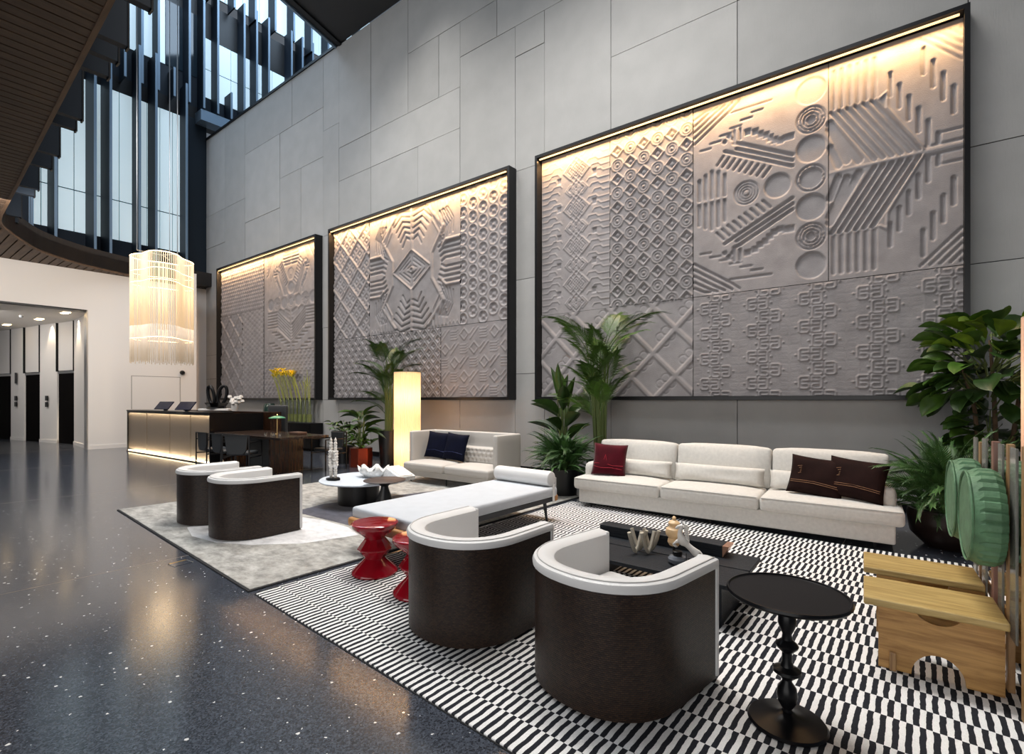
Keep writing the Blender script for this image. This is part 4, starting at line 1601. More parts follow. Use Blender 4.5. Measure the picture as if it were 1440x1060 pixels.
stl = make_stool('glossy red hourglass stool standing clear, left one of the pair')
stl.location = T((-3.75, 2.83, 0.014))
copy_tree(stl, None, T((-3.09, 2.74, 0.014)), 0.3, 'glossy red hourglass stool half hidden behind the woven tub chair')

# ================================================================ BLACK SIDE TABLE
st_ = thing('side_table', 'round black pedestal side table with turned stem, in the foreground', 'side table', (0, 0, 0), 0)
st_.location = (-0.285, 2.545, 0.014)
MB().lathe([(0, 0.578), (0.247, 0.578), (0.259, 0.582), (0.266, 0.592), (0.262, 0.603), (0.255, 0.604), (0.250, 0.597), (0.0, 0.597)], 64).build('table_top', M_gloss, st_, smooth=True)
MB().lathe([(0.018, 0.05), (0.024, 0.058), (0.018, 0.066), (0.026, 0.075), (0.04, 0.10), (0.046, 0.13), (0.04, 0.165), (0.022, 0.19), (0.02, 0.20),
            (0.045, 0.222), (0.062, 0.235), (0.06, 0.248), (0.03, 0.262), (0.022, 0.285), (0.022, 0.325), (0.046, 0.348), (0.050, 0.358), (0.044, 0.368), (0.024, 0.385), (0.02, 0.41),
            (0.030, 0.43), (0.040, 0.46), (0.038, 0.49), (0.024, 0.52), (0.022, 0.54), (0.05, 0.572), (0.05, 0.58)], 28).build('stem', M_gloss, st_, smooth=True)
MB().lathe([(0, 0), (0.168, 0), (0.172, 0.006), (0.164, 0.016), (0.10, 0.028), (0.045, 0.040), (0.022, 0.055), (0, 0.055)], 56).build('foot', M_gloss, st_, smooth=True)

# ================================================================ BLACK COFFEE TABLE
ct = thing('coffee_table', 'long low black wooden coffee table with a raised shelf', 'coffee table', (0, 0, 0), R(-2))
ct.location = (-1.26, 3.74, 0.014)
for k in range(2):
    MB().box(-0.70, 0.64, -0.40 + k * 0.41, -0.01 + k * 0.41 if k == 0 else 0.38, 0.255, 0.285).build('top_board', M_blackwood, ct, bevel=0.004)
MB().box(-0.68, 0.40, 0.20, 0.36, 0.285, 0.375).build('raised_shelf', M_blackwood, ct, bevel=0.004)
MB().prism_y([(0.40, 0.285), (0.45, 0.372), (0.40, 0.372)], 0.20, 0.36).build('shelf_end', M_copperend, ct)['label'] = 'copper coloured shelf end'
for sx in (-0.55, 0.52):
    MB().box(sx - 0.02, sx + 0.02, -0.36, 0.34, 0.0, 0.255).build('leg_panel', M_blackwood, ct)
MB().box(-0.55, 0.52, -0.02, 0.02, 0.12, 0.255).build('stretcher', M_blackwood, ct)

# W shaped candle holder
ch = thing('candle_holder', 'pale metal W-shaped candle holder on the black coffee table', 'candle holder', (-1.75, 3.84, 0.302), R(30))
for k, (a, b) in enumerate(((-0.10, 0), (0.0, 0), (-0.06, 0.075), (0.04, 0.075))):
    pts = []
    for i in range(15):
        t = -1 + 2 * i / 14
        pts.append((a + 0.05 + 0.055 * t + 0.0 * t, b + 0.03 * t * (1 if k < 2 else -1), 0.016 + 0.155 * abs(t) ** 1.5))
    MB().tube(pts, 0.0155, 10).build('arm', M_candle, ch, smooth=True)

# ================================================================ HORSE AND GOURD
hs = thing('horse_figurine', 'white rearing horse figurine on a smoky glass puck', 'figurine', (-1.40, 3.77, 0.302), R(10))
MB().lathe([(0, 0), (0.055, 0), (0.07, 0.012), (0.072, 0.035), (0.06, 0.05), (0.03, 0.055), (0.0, 0.055)], 28, (-0.04, 0.02, 0)).build('glass_base', M_puck, hs, smooth=True)
MB().lathe([(0.032, 0.055), (0.036, 0.085), (0.03, 0.09), (0, 0.09)], 20, (-0.04, 0.02, 0)).build('neck_ring', M_black, hs, smooth=True)
# horse: a continuous skinned body


def skin_mesh(name, verts, edges, radii, m, parent, sub=2, root=0, loc=None, rot=None):
    me = bpy.data.meshes.new(name)
    me.from_pydata(verts, edges, [])
    o = bpy.data.objects.new(name, me)
    COL.objects.link(o)
    o.parent = parent
    sk = o.modifiers.new('skin', 'SKIN')
    for i, v in enumerate(me.skin_vertices[0].data):
        r_ = radii[i]
        v.radius = (r_, r_) if not isinstance(r_, tuple) else r_
    me.skin_vertices[0].data[root].use_root = True
    sk.use_smooth_shade = True
    md = o.modifiers.new('sub', 'SUBSURF')
    md.levels = md.render_levels = sub
    me.materials.append(m)
    # the skin output needs a material: freeze it
    dg = bpy.context.evaluated_depsgraph_get()
    em = bpy.data.meshes.new_from_object(o.evaluated_get(dg))
    o.modifiers.clear()
    o.data = em
    em.materials.clear()
    em.materials.append(m)
    em.polygons.foreach_set('use_smooth', [True] * len(em.polygons))
    if loc:
        o.location = loc
    if rot:
        o.rotation_euler = rot
    return o


# local frame: x to the right (tail), z up ; rump low at the right, chest high at the left
HV = [(0.085, 0, 0.105), (0.045, 0, 0.135), (0.0, 0, 0.175), (-0.022, 0, 0.215), (-0.018, 0, 0.255), (-0.002, 0, 0.285), (-0.03, 0, 0.275), (-0.052, 0, 0.255),
      (0.10, 0.014, 0.07), (0.085, 0.016, 0.035), (0.105, 0.016, 0.0), (0.10, -0.014, 0.07), (0.085, -0.016, 0.035), (0.105, -0.016, 0.0),
      (-0.045, 0.014, 0.165), (-0.065, 0.016, 0.135), (-0.04, 0.016, 0.118), (-0.045, -0.014, 0.165), (-0.07, -0.016, 0.142), (-0.045, -0.016, 0.125),
      (0.115, 0, 0.112), (0.14, 0, 0.085), (0.145, 0, 0.06)]
HE = [(0, 1), (1, 2), (2, 3), (3, 4), (4, 5), (5, 6), (6, 7), (0, 8), (8, 9), (9, 10), (0, 11), (11, 12), (12, 13), (2, 14), (14, 15), (15, 16), (2, 17), (17, 18), (18, 19), (0, 20), (20, 21), (21, 22)]
HR = [0.031, 0.023, 0.031, 0.021, 0.015, 0.016, 0.014, 0.010, 0.016, 0.008, 0.007, 0.016, 0.008, 0.007, 0.011, 0.007, 0.006, 0.011, 0.007, 0.006, 0.010, 0.009, 0.004]
skin_mesh('horse_body', HV, HE, HR, M_horse, hs, 2, 1)
mb = MB()
for k in range(7):
    t = k / 6
    mb.tube([(0.008 + 0.01 * t, 0, 0.292 - 0.1 * t), (0.030 + 0.012 * t, 0.004, 0.285 - 0.105 * t), (0.034 + .01 * t, 0, 0.262 - 0.10 * t)], [0.010, 0.008, 0.003], 6)
for sy in (-0.008, 0.008):
    mb.tube([(0.0, sy, 0.295), (0.003, sy, 0.318)], [0.006, 0.001], 6)
mb.build('mane_and_ears', M_horse, hs, smooth='full')
gd = thing('stacked_vase', 'apricot gourd-shaped vase of stacked bulbs behind the white horse', 'vase', (-1.50, 3.86, 0.302), 0)
MB().lathe([(0, 0.10), (0.035, 0.105), (0.05, 0.13), (0.045, 0.155), (0.04, 0.16), (0.06, 0.18), (0.066, 0.205), (0.06, 0.23), (0.04, 0.245), (0.036, 0.25), (0.044, 0.262), (0.044, 0.275), (0.03, 0.288), (0.016, 0.295), (0.012, 0.302), (0.016, 0.31), (0.008, 0.322), (0, 0.325)], 28).build('bulbs', M_gourd, gd, smooth=True)
MB().lathe([(0.045, 0.0), (0.012, 0.012), (0.01, 0.10), (0.03, 0.105), (0, 0.106)], 16).build('stand', M_black, gd, smooth=True)
cs = thing('small_white_sculpture', 'small white carved piece beside the horse on a black block', 'sculpture', (-1.27, 3.62, 0.302), 0)
MB().box(-0.10, -0.03, -0.05, 0.03, 0, 0.03).build('black_block', M_black, cs, bevel=0.003)
MB().tube([(-0.05, 0, 0.03), (-0.05, 0, 0.13)], 0.003, 6).build('rod', M_black, cs)
skin_mesh('white_carving', [(-0.03, 0, 0.02), (0.0, 0, 0.04), (0.04, 0.01, 0.035), (0.08, 0.0, 0.03), (0.01, 0, 0.06)], [(0, 1), (1, 2), (2, 3), (1, 4)], [0.012, 0.022, 0.025, 0.012, 0.012], M_horse, cs, 2, 1)

# ================================================================ ROUND WHITE TABLE
rt = thing('round_coffee_table', 'round white-topped coffee table on a dark drum, on the grey rug', 'coffee table', (-6.43, 4.70, 0.016), 0)
MB().lathe([(0, 0.32), (0.66, 0.32), (0.672, 0.328), (0.672, 0.34), (0.665, 0.346), (0, 0.346)], 64).build('table_top', M_tabtop, rt, smooth=True)
MB().lathe([(0, 0), (0.30, 0), (0.30, 0.32), (0, 0.32)], 48, (-0.02, -0.12, 0)).build('drum', M_black, rt, smooth=True)
sd = thing('dark_side_table', 'small dark brown disc side table overlapping the round white table', 'side table', (-5.70, 4.46, 0.016), 0)
MB().lathe([(0.0, 0.375), (0.03, 0.372), (0.20, 0.398), (0.285, 0.405), (0.288, 0.413), (0.28, 0.418), (0, 0.418)], 48).build('table_top', M_tabbr, sd, smooth=True)
MB().lathe([(0, 0), (0.16, 0), (0.16, 0.01), (0.055, 0.30), (0.05, 0.33), (0.10, 0.385), (0, 0.385)], 24).build('cone_base', M_black, sd, smooth=True)

# twin tower ceramic
tw = thing('twin_bottle_sculpture', 'pale twin-necked glass sculpture on a dark base, on the round white table', 'sculpture', (-6.62, 4.28, 0.362), R(20))
MB().prism([(-0.1, -0.04), (-0.03, -0.09), (0.08, -0.07), (0.12, 0.0), (0.05, 0.08), (-0.06, 0.07)], 0, 0.035).build('dark_base', M_gloss, tw, bevel=0.01)
for sx in (-1, 1):
    pr_ = [(0.018, 0.03)]
    for k in range(13):
        z_ = 0.05 + k * 0.038
        rr = 0.044 if 3 < k < 10 else 0.028
        pr_ += [(rr * 0.75, z_), (rr, z_ + 0.016)]
    pr_ += [(0.014, 0.55), (0.02, 0.562), (0.006, 0.60), (0, 0.605)]
    MB().lathe(pr_, 14, (sx * 0.038, 0, 0)).build('column', M_cryst, tw, smooth=True)
# spiky coral bowl
cb = thing('coral_bowl', 'white spiky clam-like coral bowl on the round white table', 'bowl', (-6.42, 4.82, 0.362), R(15))
n = 44
vs = []
rd = random.Random(4)
for i in range(n):
    a = 2 * PI * i / n
    pk = 0.5 + 0.5 * math.cos(a * 7)
    rx, ry = 0.26, 0.17
    for r_, z_ in ((0.0, 0.01), (0.5, 0.0), (0.8, 0.05), (1.0 + .05 * pk, 0.10 + 0.075 * pk), (0.9, 0.09 + 0.06 * pk), (0.6, 0.05), (0.0, 0.035)):
        j = 1 + rd.uniform(-.05, .05) if r_ > 0 else 1
        vs.append((rx * r_ * j * math.cos(a), ry * r_ * j * math.sin(a), max(0.002, z_)))
fs_ = []
for i in range(n):
    i2 = (i + 1) % n
    for k in range(6):
        fs_.append((i * 7 + k, i2 * 7 + k, i2 * 7 + k + 1, i * 7 + k + 1))
MB().add(vs, fs_).build('shell', M_coral, cb, smooth='full')
# woven white box / book
bk = thing('lidded_box', 'white textured wedge-shaped box on the round white table behind the dark disc', 'box', (-6.02, 4.95, 0.362), R(-12))
MB().prism_y([(-0.27, 0.0), (0.25, 0.0), (0.27, 0.06), (-0.12, 0.155), (-0.27, 0.05)], -0.14, 0.14).build('body', M_coral, bk, bevel=0.01)
MB().prism_y([(-0.16, 0.155), (0.25, 0.06), (0.255, 0.075), (-0.15, 0.17)], -0.10, 0.10).build('lid', M_horse, bk, bevel=0.004)

# ================================================================ COLUMN LAMPS
def column_lamp(label, loc, r_, h_, m, e, col, n=40, nm='column_lamp'):
    t = thing(nm, label, 'floor lamp', loc, 0, None)
    MB().lathe([(0, 0), (r_ * 0.93, 0), (r_ * 0.93, 0.02), (0, 0.02)], 40).build('base_plate', M_silver, t)
    MB().tube([(0, 0, 0.02), (0, 0, h_ - 0.06)], 0.012, 8).build('pole', M_silver, t)
    mb = MB()
    k = n * 4
    vs = []
    for i in range(k):
        a = 2 * PI * i / k
        rr = r_ * (1 + 0.022 * (1 if (i % 4) in (1, 2) else -0.6))
        vs += [(rr * math.cos(a), rr * math.sin(a), 0.05), (rr * math.cos(a), rr * math.sin(a), h_)]
    fs = [(2 * i, 2 * ((i + 1) % k), 2 * ((i + 1) % k) + 1, 2 * i + 1) for i in range(k)]
    mb.add(vs, fs).build('pleated_shade', m, t)
    MB().lathe([(r_ * 0.9, h_ - 0.02), (r_ * 1.02, h_ - 0.01), (r_ * 1.02, h_ + 0.004), (r_ * 0.9, h_ + 0.004)], 40).build('top_ring', m, t)
    for z_ in (h_ * 0.25, h_ * 0.78):
        MB().lathe([(0, -0.05), (0.04, -0.03), (0.045, 0.02), (0, 0.05)], 12, (0, 0, z_)).build('bulb', M_warm, t, smooth=True)
    for z_ in (h_ * 0.25, h_ * 0.75):
        d = bpy.data.lights.new('lamp_glow', 'POINT')
        d.energy = e
        d.color = col
        d.shadow_soft_size = r_ * 0.9
        o = bpy.data.objects.new('lamp_glow', d)
        COL.objects.link(o)
        o.location = T((loc[0], loc[1], z_))
        o.parent = None
    return t


# the shade must let its inner bulbs glow through: translucent fabric
def shade_mat(name, col, tr, em, es):
    m = bpy.data.materials.new(name)
    m.use_nodes = True
    nt = m.node_tree
    out = nt.nodes['Material Output']
    b = nt.nodes['Principled BSDF']
    b.inputs['Base Color'].default_value = (*col, 1)
    b.inputs['Roughness'].default_value = 0.9
    b.inputs['Emission Color'].default_value = (*em, 1)
    b.inputs['Emission Strength'].default_value = es
    t = nt.nodes.new('ShaderNodeBsdfTranslucent')
    t.inputs[0].default_value = (*tr, 1)
    mx = nt.nodes.new('ShaderNodeMixShader')
    mx.inputs[0].default_value = 0.5
    nt.links.new(b.outputs[0], mx.inputs[1])
    nt.links.new(t.outputs[0], mx.inputs[2])
    nt.links.new(mx.outputs[0], out.inputs['Surface'])
    return m


M_sh1 = shade_mat('lamp_pleats', (0.85, 0.7, 0.5), (0.74, 0.70, 0.62), (1.0, 0.72, 0.45), 0.10)
M_sh2 = shade_mat('lamp_pleats_pink', (0.8, 0.62, 0.5), (0.7, 0.64, 0.58), (1.0, 0.66, 0.46), 0.12)
column_lamp('tall glowing pleated column lamp at the left end of the small sofa', (-8.72, 7.42, 0), 0.285, 2.08, M_sh1, 30, (1.0, 0.56, 0.27), nm='column_lamp')
column_lamp('tall pinkish pleated column lamp at the right edge, behind the wooden bench', (0.80, 5.15, 0), 0.28, 2.08, M_sh2, 9, (1.0, 0.58, 0.36), nm='column_lamp')

# ================================================================ WOODEN BENCH WITH GREEN DISCS
bn = thing('wooden_bench', 'oak double seat with upright slats and green ribbed disc backrests, at the right edge', 'bench', (0, 0, 0.014), 0)
bn.location = (0.312, -0.05, 0.014)
for (ya, yb, lab) in ((3.48, 3.90, 'nearer seat'), (4.10, 4.50, 'farther seat')):
    for sx in (-1, 1):
        x0, x1 = (-0.325, 0.272) if sx < 0 else (0.345, 0.95)
        MB().box(x0, x1, ya, yb, 0.365, 0.405).build('seat_plank', M_oakp, bn, bevel=0.008, seg=3)


def bench_panel(y0, x0, x1, h_):
    """board with arched foot cut and notched top, built as one outline"""
    cx_ = (x0 + x1) / 2
    pts = [(x0, 0.0), (cx_ - 0.115, 0.0)]
    for i in range(13):
        a = PI - PI * i / 12
        pts.append((cx_ + 0.115 * math.cos(a), 0.0 + 0.13 * math.sin(a)))
    pts += [(cx_ + 0.115, 0.0), (x1, 0.0), (x1, h_), (cx_ + 0.10, h_)]
    for i in range(11):
        a = -PI * i / 10
        pts.append((cx_ + 0.10 * math.cos(a), h_ + 0.075 * math.sin(a)))
    pts += [(cx_ - 0.10, h_), (x0, h_)]
    out = []
    for p in pts:
        if not out or (abs(p[0] - out[-1][0]) + abs(p[1] - out[-1][1])) > 1e-5:
            out.append(p)
    return MB().prism_y(out, y0, y0 + 0.028)


for y0 in (3.585, 4.10):
    for x0, x1 in ((-0.255, 0.27), (0.37, 0.9)):
        bench_panel(y0, x0, x1, 0.365).build('side_board', M_oak, bn)
for y0 in (3.56, 4.07):
    for x0 in (-0.205, 0.82):
        MB().box(x0, x0 + 0.03, y0, y0 + 0.04, 0.0, 0.10).build('peg', M_oakz, bn, bevel=0.004)
MB().box(-0.18, 0.27, 4.46, 4.49, 0.18, 0.34).build('rear_board', M_oak, bn)
UP = [(3.34, 3.395, M_oakz, 1.27, 0.0, 0.055), (3.50, 3.62, M_acryl, 1.25, 0.30, 0.02), (3.66, 3.71, M_oakz, 1.26, 0.0, 0.05), (3.80, 3.90, M_acryl, 1.25, 0.30, 0.02),
      (4.02, 4.08, M_redwood, 1.25, 0.0, 0.055), (4.24, 4.36, M_acryl, 1.25, 0.30, 0.02), (4.42, 4.47, M_oakz, 1.22, 0.0, 0.05), (4.56, 4.66, M_acryl, 1.24, 0.3, 0.02)]
for ya, yb, m, zt, zb, tx in UP:
    o = MB().box(0.292, 0.292 + tx * 0.58, ya, yb, zb, zt).build('upright', m, bn, bevel=0.004)
    if m is M_acryl:
        o['label'] = 'smoked acrylic upright'
for z_ in (0.30, 0.62):
    MB().box(0.320, 0.332, 3.42, 4.60, z_, z_ + 0.06).build('cross_rail', M_oak, bn)
MB().lathe([(0, 0), (0.022, 0), (0.022, 0.55), (0, 0.55)], 14).build('armrest_rod', M_walnut, bn, smooth=True, loc=(0.35, 3.42, 0.93), rot=(0, PI / 2, 0))


def green_disc(yc, zc, r_, x0, x1):
    mb = MB()
    n = 28
    prof = []
    vs = []
    steps = [(x1, 0.80), (x1, 0.97)]
    k = 0
    # stepped ribs: tread blocks across the rim
    for i in range(n * 4):
        a = 2 * PI * i / (n * 4)
        rib = 1.0 if (i % 4) in (0, 1, 2) else 0.955
        for xx, rr in ((x1, 0.0), (x1, 0.93 * rib), (x1 - 0.03, 1.0 * rib), (x0 + 0.05, 1.0 * rib), (x0 + 0.03, 0.955), (x0 + 0.012, 0.92), (x0 + 0.004, 0.80), (x0, 0.70), (x0, 0.0)):
            vs.append((xx, yc + r_ * rr * math.cos(a), zc + r_ * rr * math.sin(a)))
    fs = []
    N = n * 4
    for i in range(N):
        j = (i + 1) % N
        for q in range(8):
            fs.append((i * 9 + q, j * 9 + q, j * 9 + q + 1, i * 9 + q + 1))
    return mb.add(vs, fs)


for i, yc in enumerate((3.76, 4.33)):
    green_disc(yc, 0.865, 0.255, 0.135, 0.274).build('disc_backrest', M_green, bn, weld=True)['label'] = 'green ribbed disc backrest'
    for r_ in (0.235, 0.20):
        MB().tube([(0.139 + (0.235 - r_) * .1, yc + r_ * math.cos(2 * PI * k / 32), 0.865 + r_ * math.sin(2 * PI * k / 32)) for k in range(33)], 0.006, 6).build('disc_ridge', M_green, bn)
for yc in (3.76, 4.33):
    green_disc(yc, 0.865, 0.255, 0.49, 0.345).build('disc_backrest', M_green, bn, weld=True)['label'] = 'green ribbed disc backrest'

# ================================================================ RECEPTION DESK
rd_ = thing('reception_desk', 'long bronze-fronted reception desk with glowing foot, under the chandelier', 'reception desk', (-18.35, 5.08, 0), R(1.2))
L_ = 5.4
for k, (a, b) in enumerate(((0.0, 1.42), (1.44, 3.02), (3.04, 4.28), (4.30, 5.38))):
    MB().box(a + 0.01, b - 0.01, 0.03, 0.06, 0.10, 1.16).build('front_panel', M_bronze, rd_)
MB().box(0, L_, 0.06, 0.11, 0.0, 1.16).build('carcass', M_black, rd_)
MB().box(L_ - 0.02, L_, 0.0, 1.3, 0.0, 1.17).build('end_panel', M_gloss, rd_)
MB().box(-0.02, 0.02, 0.0, 1.3, 0.0, 1.17).build('end_panel', M_black, rd_)
MB().box(-0.03, L_ + 0.01, -0.01, 0.55, 1.17, 1.205).build('counter_top', M_gloss, rd_)
MB().box(0.5, L_ + 0.3, 1.32, 1.62, 0.0, 1.19).build('back_counter', M_walnut, rd_)
MB().box(0.02, L_ - 0.03, 0.02, 0.05, 0.03, 0.05).build('foot_light', M_deskled, rd_)
MB().box(0.0, L_, -0.02, 0.1, 0.0, 0.025).build('plinth', M_black, rd_)
MB().box(0.02, L_ - 0.03, 0.005, 0.02, 1.13, 1.16).build('top_valance', M_black, rd_)
for zz, en in ((0.045, 22), (1.12, 9)):
    d = bpy.data.lights.new('desk_wash', 'AREA')
    d.shape = 'RECTANGLE'
    d.size = L_ - 0.2
    d.size_y = 0.03
    d.energy = en
    d.color = (1.0, 0.80, 0.52)
    o = bpy.data.objects.new('desk_wash', d)
    COL.objects.link(o)
    o.location = T((-18.35 + L_ / 2, 5.10, zz))
    o.rotation_euler = (R(180 - 25) if zz < 0.5 else R(20), 0, R(1.2))
for i, (x_, lab) in enumerate(((-16.2, 'left small black screen tilted on the reception desk'), (-14.75, 'right small black screen tilted on the reception desk'))):
    t = thing('desk_screen', lab, 'screen', (x_, 5.32, 1.205), R(8), 'screens on the reception desk')
    MB().box(-0.36, 0.36, -0.012, 0.012, -0.13, 0.13).build('display', M_screen, t, loc=(0, 0, 0.14), rot=(R(-38), 0, 0), bevel=0.006)
    MB().prism_y([(-0.08, 0), (0.08, 0), (0.03, 0.13), (-0.03, 0.13)], 0.02, 0.06).build('stand', M_black, t)
# rabbit-eared black sculpture
rb = thing('looped_sculpture', 'black sculpture of two upright loops on a white plinth at the desk end', 'sculpture', (-15.2, 6.25, 1.205), R(30))
MB().box(-0.42, 0.5, -0.2, 0.2, 0, 0.055).build('plinth', M_white, rb, bevel=0.01)
MB().lathe([(0.0, 0), (0.26, 0), (0.22, 0.05), (0.30, 0.16), (0.15, 0.13), (0, 0.12)], 8, (0, 0, 0.055)).build('base', M_gloss, rb)
for sx in (-1, 1):
    pts = []
    for i in range(25):
        a = 2 * PI * i / 24
        pts.append((sx * (0.17 + 0.11 * math.cos(a) + 0.05 * math.sin(a)), 0.03 * math.cos(a), 0.42 + 0.25 * math.sin(a)))
    MB().tube(pts, 0.045, 8, caps=False).build('loop', M_gloss, rb, smooth='full')
fw = thing('white_flowers', 'small bunch of white flowers beside the black looped sculpture', 'flowers', (-14.25, 6.3, 1.205), 0)
MB().lathe([(0, 0), (0.07, 0), (0.09, 0.12), (0.08, 0.2), (0, 0.2)], 14).build('vase', M_white, fw, smooth=True)
rd = random.Random(5)
for k in range(12):
    MB().lathe([(0, -0.05), (0.06, -0.01), (0.045, 0.045), (0, 0.05)], 8, (rd.uniform(-.28, .28), rd.uniform(-.1, .1), 0.26 + rd.uniform(-.06, .12))).build('bloom', M_horse, fw, smooth=True)
# camera dome
tag(MB().lathe([(0, 0), (0.07, 0), (0.075, 0.05), (0.05, 0.10), (0, 0.12)], 16).build('dome_camera', M_black, None, smooth=True, loc=(XW + 0.0, 7.05, 2.42), rot=(0, PI / 2, 0)),
    'small black dome camera high on the white wall beside the hatch', 'camera')

# high-backed office chair behind the desk
oc = thing('office_chair', 'tall dark high-backed chair behind the dining desk, beside the reception end', 'chair', (-13.35, 7.0, 0), R(20))
MB().soft(-0.3, 0.3, -0.05, 0.05, 0.55, 1.36, 0.04).build('backrest', M_chairdk, oc, smooth=True)
MB().soft(-0.3, 0.3, -0.05, 0.45, 0.42, 0.54, 0.04).build('seat', M_chairdk, oc, smooth=True)
MB().tube([(0, 0.2, 0.06), (0, 0.2, 0.43)], 0.03, 10).build('column', M_silver, oc)
for k in range(5):
    a = 2 * PI * k / 5
    MB().tube([(0, 0.2, 0.08), (0.3 * math.cos(a), 0.2 + 0.3 * math.sin(a), 0.03)], 0.02, 6).build('leg', M_black, oc)

# ================================================================ DARK DINING DESK AND CHAIRS
dd = thing('dark_desk', 'long dark walnut desk with a glossy top in front of the reception', 'desk', (-11.6, 5.75, 0), R(0))
MB().box(-1.2, 1.75, -0.55, 0.55, 0.71, 0.76).build('desk_top', M_walnutx, dd, bevel=0.006)
MB().box(1.05, 1.12, -0.42, 0.32, 0.0, 0.71).build('end_panel', M_walnut, dd)
MB().box(0.3, 1.05, -0.35, -0.30, 0.05, 0.71).build('front_panel', M_chairdk, dd)
MB().box(0.0, 0.27, -0.32, 0.25, 0.0, 0.71).build('drawer_unit', M_chairdk, dd)
MB().box(-1.12, -1.05, -0.42, 0.42, 0.0, 0.71).build('end_panel', M_walnut, dd)


def make_dchair(label):
    t = thing('desk_chair', label, 'chair', (0, 0, 0), 0, 'dark chairs around the dark desk')
    w2 = 0.27
    for sx in (-1, 1):
        MB().beam((sx * w2, -0.27, 0), (sx * w2, -0.27, 0.80), 0.022).build('leg', M_black, t)
        MB().beam((sx * w2, 0.25, 0), (sx * w2, 0.25, 0.66), 0.022).build('leg', M_black, t)
        MB().beam((sx * w2, -0.27, 0.66), (sx * w2, 0.25, 0.66), 0.022).build('armrest', M_black, t)
        MB().beam((sx * w2, -0.27, 0.36), (sx * w2, 0.25, 0.36), 0.022).build('side_rail', M_black, t)
    MB().beam((-w2, -0.27, 0.80), (w2, -0.27, 0.80), 0.022).build('top_rail', M_black, t)
    MB().prism_y([(-0.24, 0.80), (-0.20, 0.50), (-0.14, 0.42), (0.14, 0.42), (0.20, 0.50), (0.24, 0.80)], -0.26, -0.21).build('backrest', M_chairdk, t, bevel=0.012)
    MB().soft(-0.22, 0.22, -0.22, 0.24, 0.40, 0.47, 0.03).build('seat', M_chairdk, t, smooth=True)
    return t


dc = make_dchair('dark framed chair at the dark desk, first from the reception')
dc.location = T((-12.15, 4.95, 0))
copy_tree(dc, None, T((-11.45, 4.95, 0)), 0, 'dark framed chair at the dark desk, second from the reception')
copy_tree(dc, None, T((-10.8, 4.93, 0)), R(38), 'dark framed chair turned sideways at the dark desk, nearest the walnut end')
copy_tree(dc, None, T((-10.15, 6.45, 0)), R(180), 'dark framed chair on the far side of the dark desk')
dl = thing('desk_lamp', 'small brass desk lamp with a green disc shade on the dark desk', 'lamp', (-11.0, 5.75, 0.76), 0)
MB().lathe([(0, 0), (0.07, 0), (0.07, 0.012), (0.012, 0.02), (0.012, 0.36), (0, 0.36)], 20).build('stem', M_brass, dl, smooth=True)
MB().lathe([(0.02, 0.33), (0.17, 0.335), (0.18, 0.35), (0.10, 0.385), (0.0, 0.40)], 28).build('disc_shade', M_lampglass, dl, smooth=True)
MB().lathe([(0, 0.40), (0.02, 0.41), (0, 0.44)], 10).build('finial', M_brass, dl)
tag(MB().box(-0.17, 0.17, -0.11, 0.11, 0, 0.05).build('leather_box', mat('brown_leather', (0.09, 0.045, 0.03), 0.5), None, bevel=0.01, loc=(-10.6, 6.0, 0.762)),
    'brown leather box lying on the dark desk near its walnut end', 'box')
rd = random.Random(8)
for k in range(4):
    tag(MB().lathe([(0, 0), (0.022, 0), (0.03, 0.05), (0.028, 0.055), (0, 0.055)], 12).build('tea_glass', M_glass, None, smooth=True, loc=(-10.9 + k * 0.16, 5.45 + 0.05 * (k % 2), 0.761)),
        ['leftmost', 'second from left', 'third from left', 'rightmost'][k] + ' of the small clear glasses on the dark desk', 'glass', 'glasses on the dark desk')

# ================================================================ WALL CONSOLE WITH VASES
cn = thing('wall_console', 'black floating console below the farthest relief', 'console', (-15.5, 8.67, 0), 0)
MB().box(-1.6, 1.58, -0.42, 0.0, 0.42, 0.82).build('carcass', M_gloss, cn, bevel=0.004)
for k in range(3):
    MB().box(-1.58 + k * 1.053, -1.58 + k * 1.053 + 1.04, -0.432, -0.42, 0.44, 0.80).build('drawer', M_gloss, cn)
MB().box(-1.4, 1.4, -0.3, 0.0, 0.08, 0.42).build('wall_bracket', M_black, cn)
tag(MB().lathe([(0, 0), (0.12, 0), (0.17, 0.15), (0.19, 0.35), (0.17, 0.50), (0.14, 0.56), (0.12, 0.56), (0.15, 0.45), (0, 0.05)], 24).build('glass_vase', M_vgreen, None, smooth=True, loc=(-16.55, 8.4, 0.822)),
    'dark green glass vase at the left of the black console', 'vase')
t0 = None
rd = random.Random(11)


ORD = ['first', 'second', 'third', 'fourth', 'fifth', 'sixth', 'seventh', 'eighth']


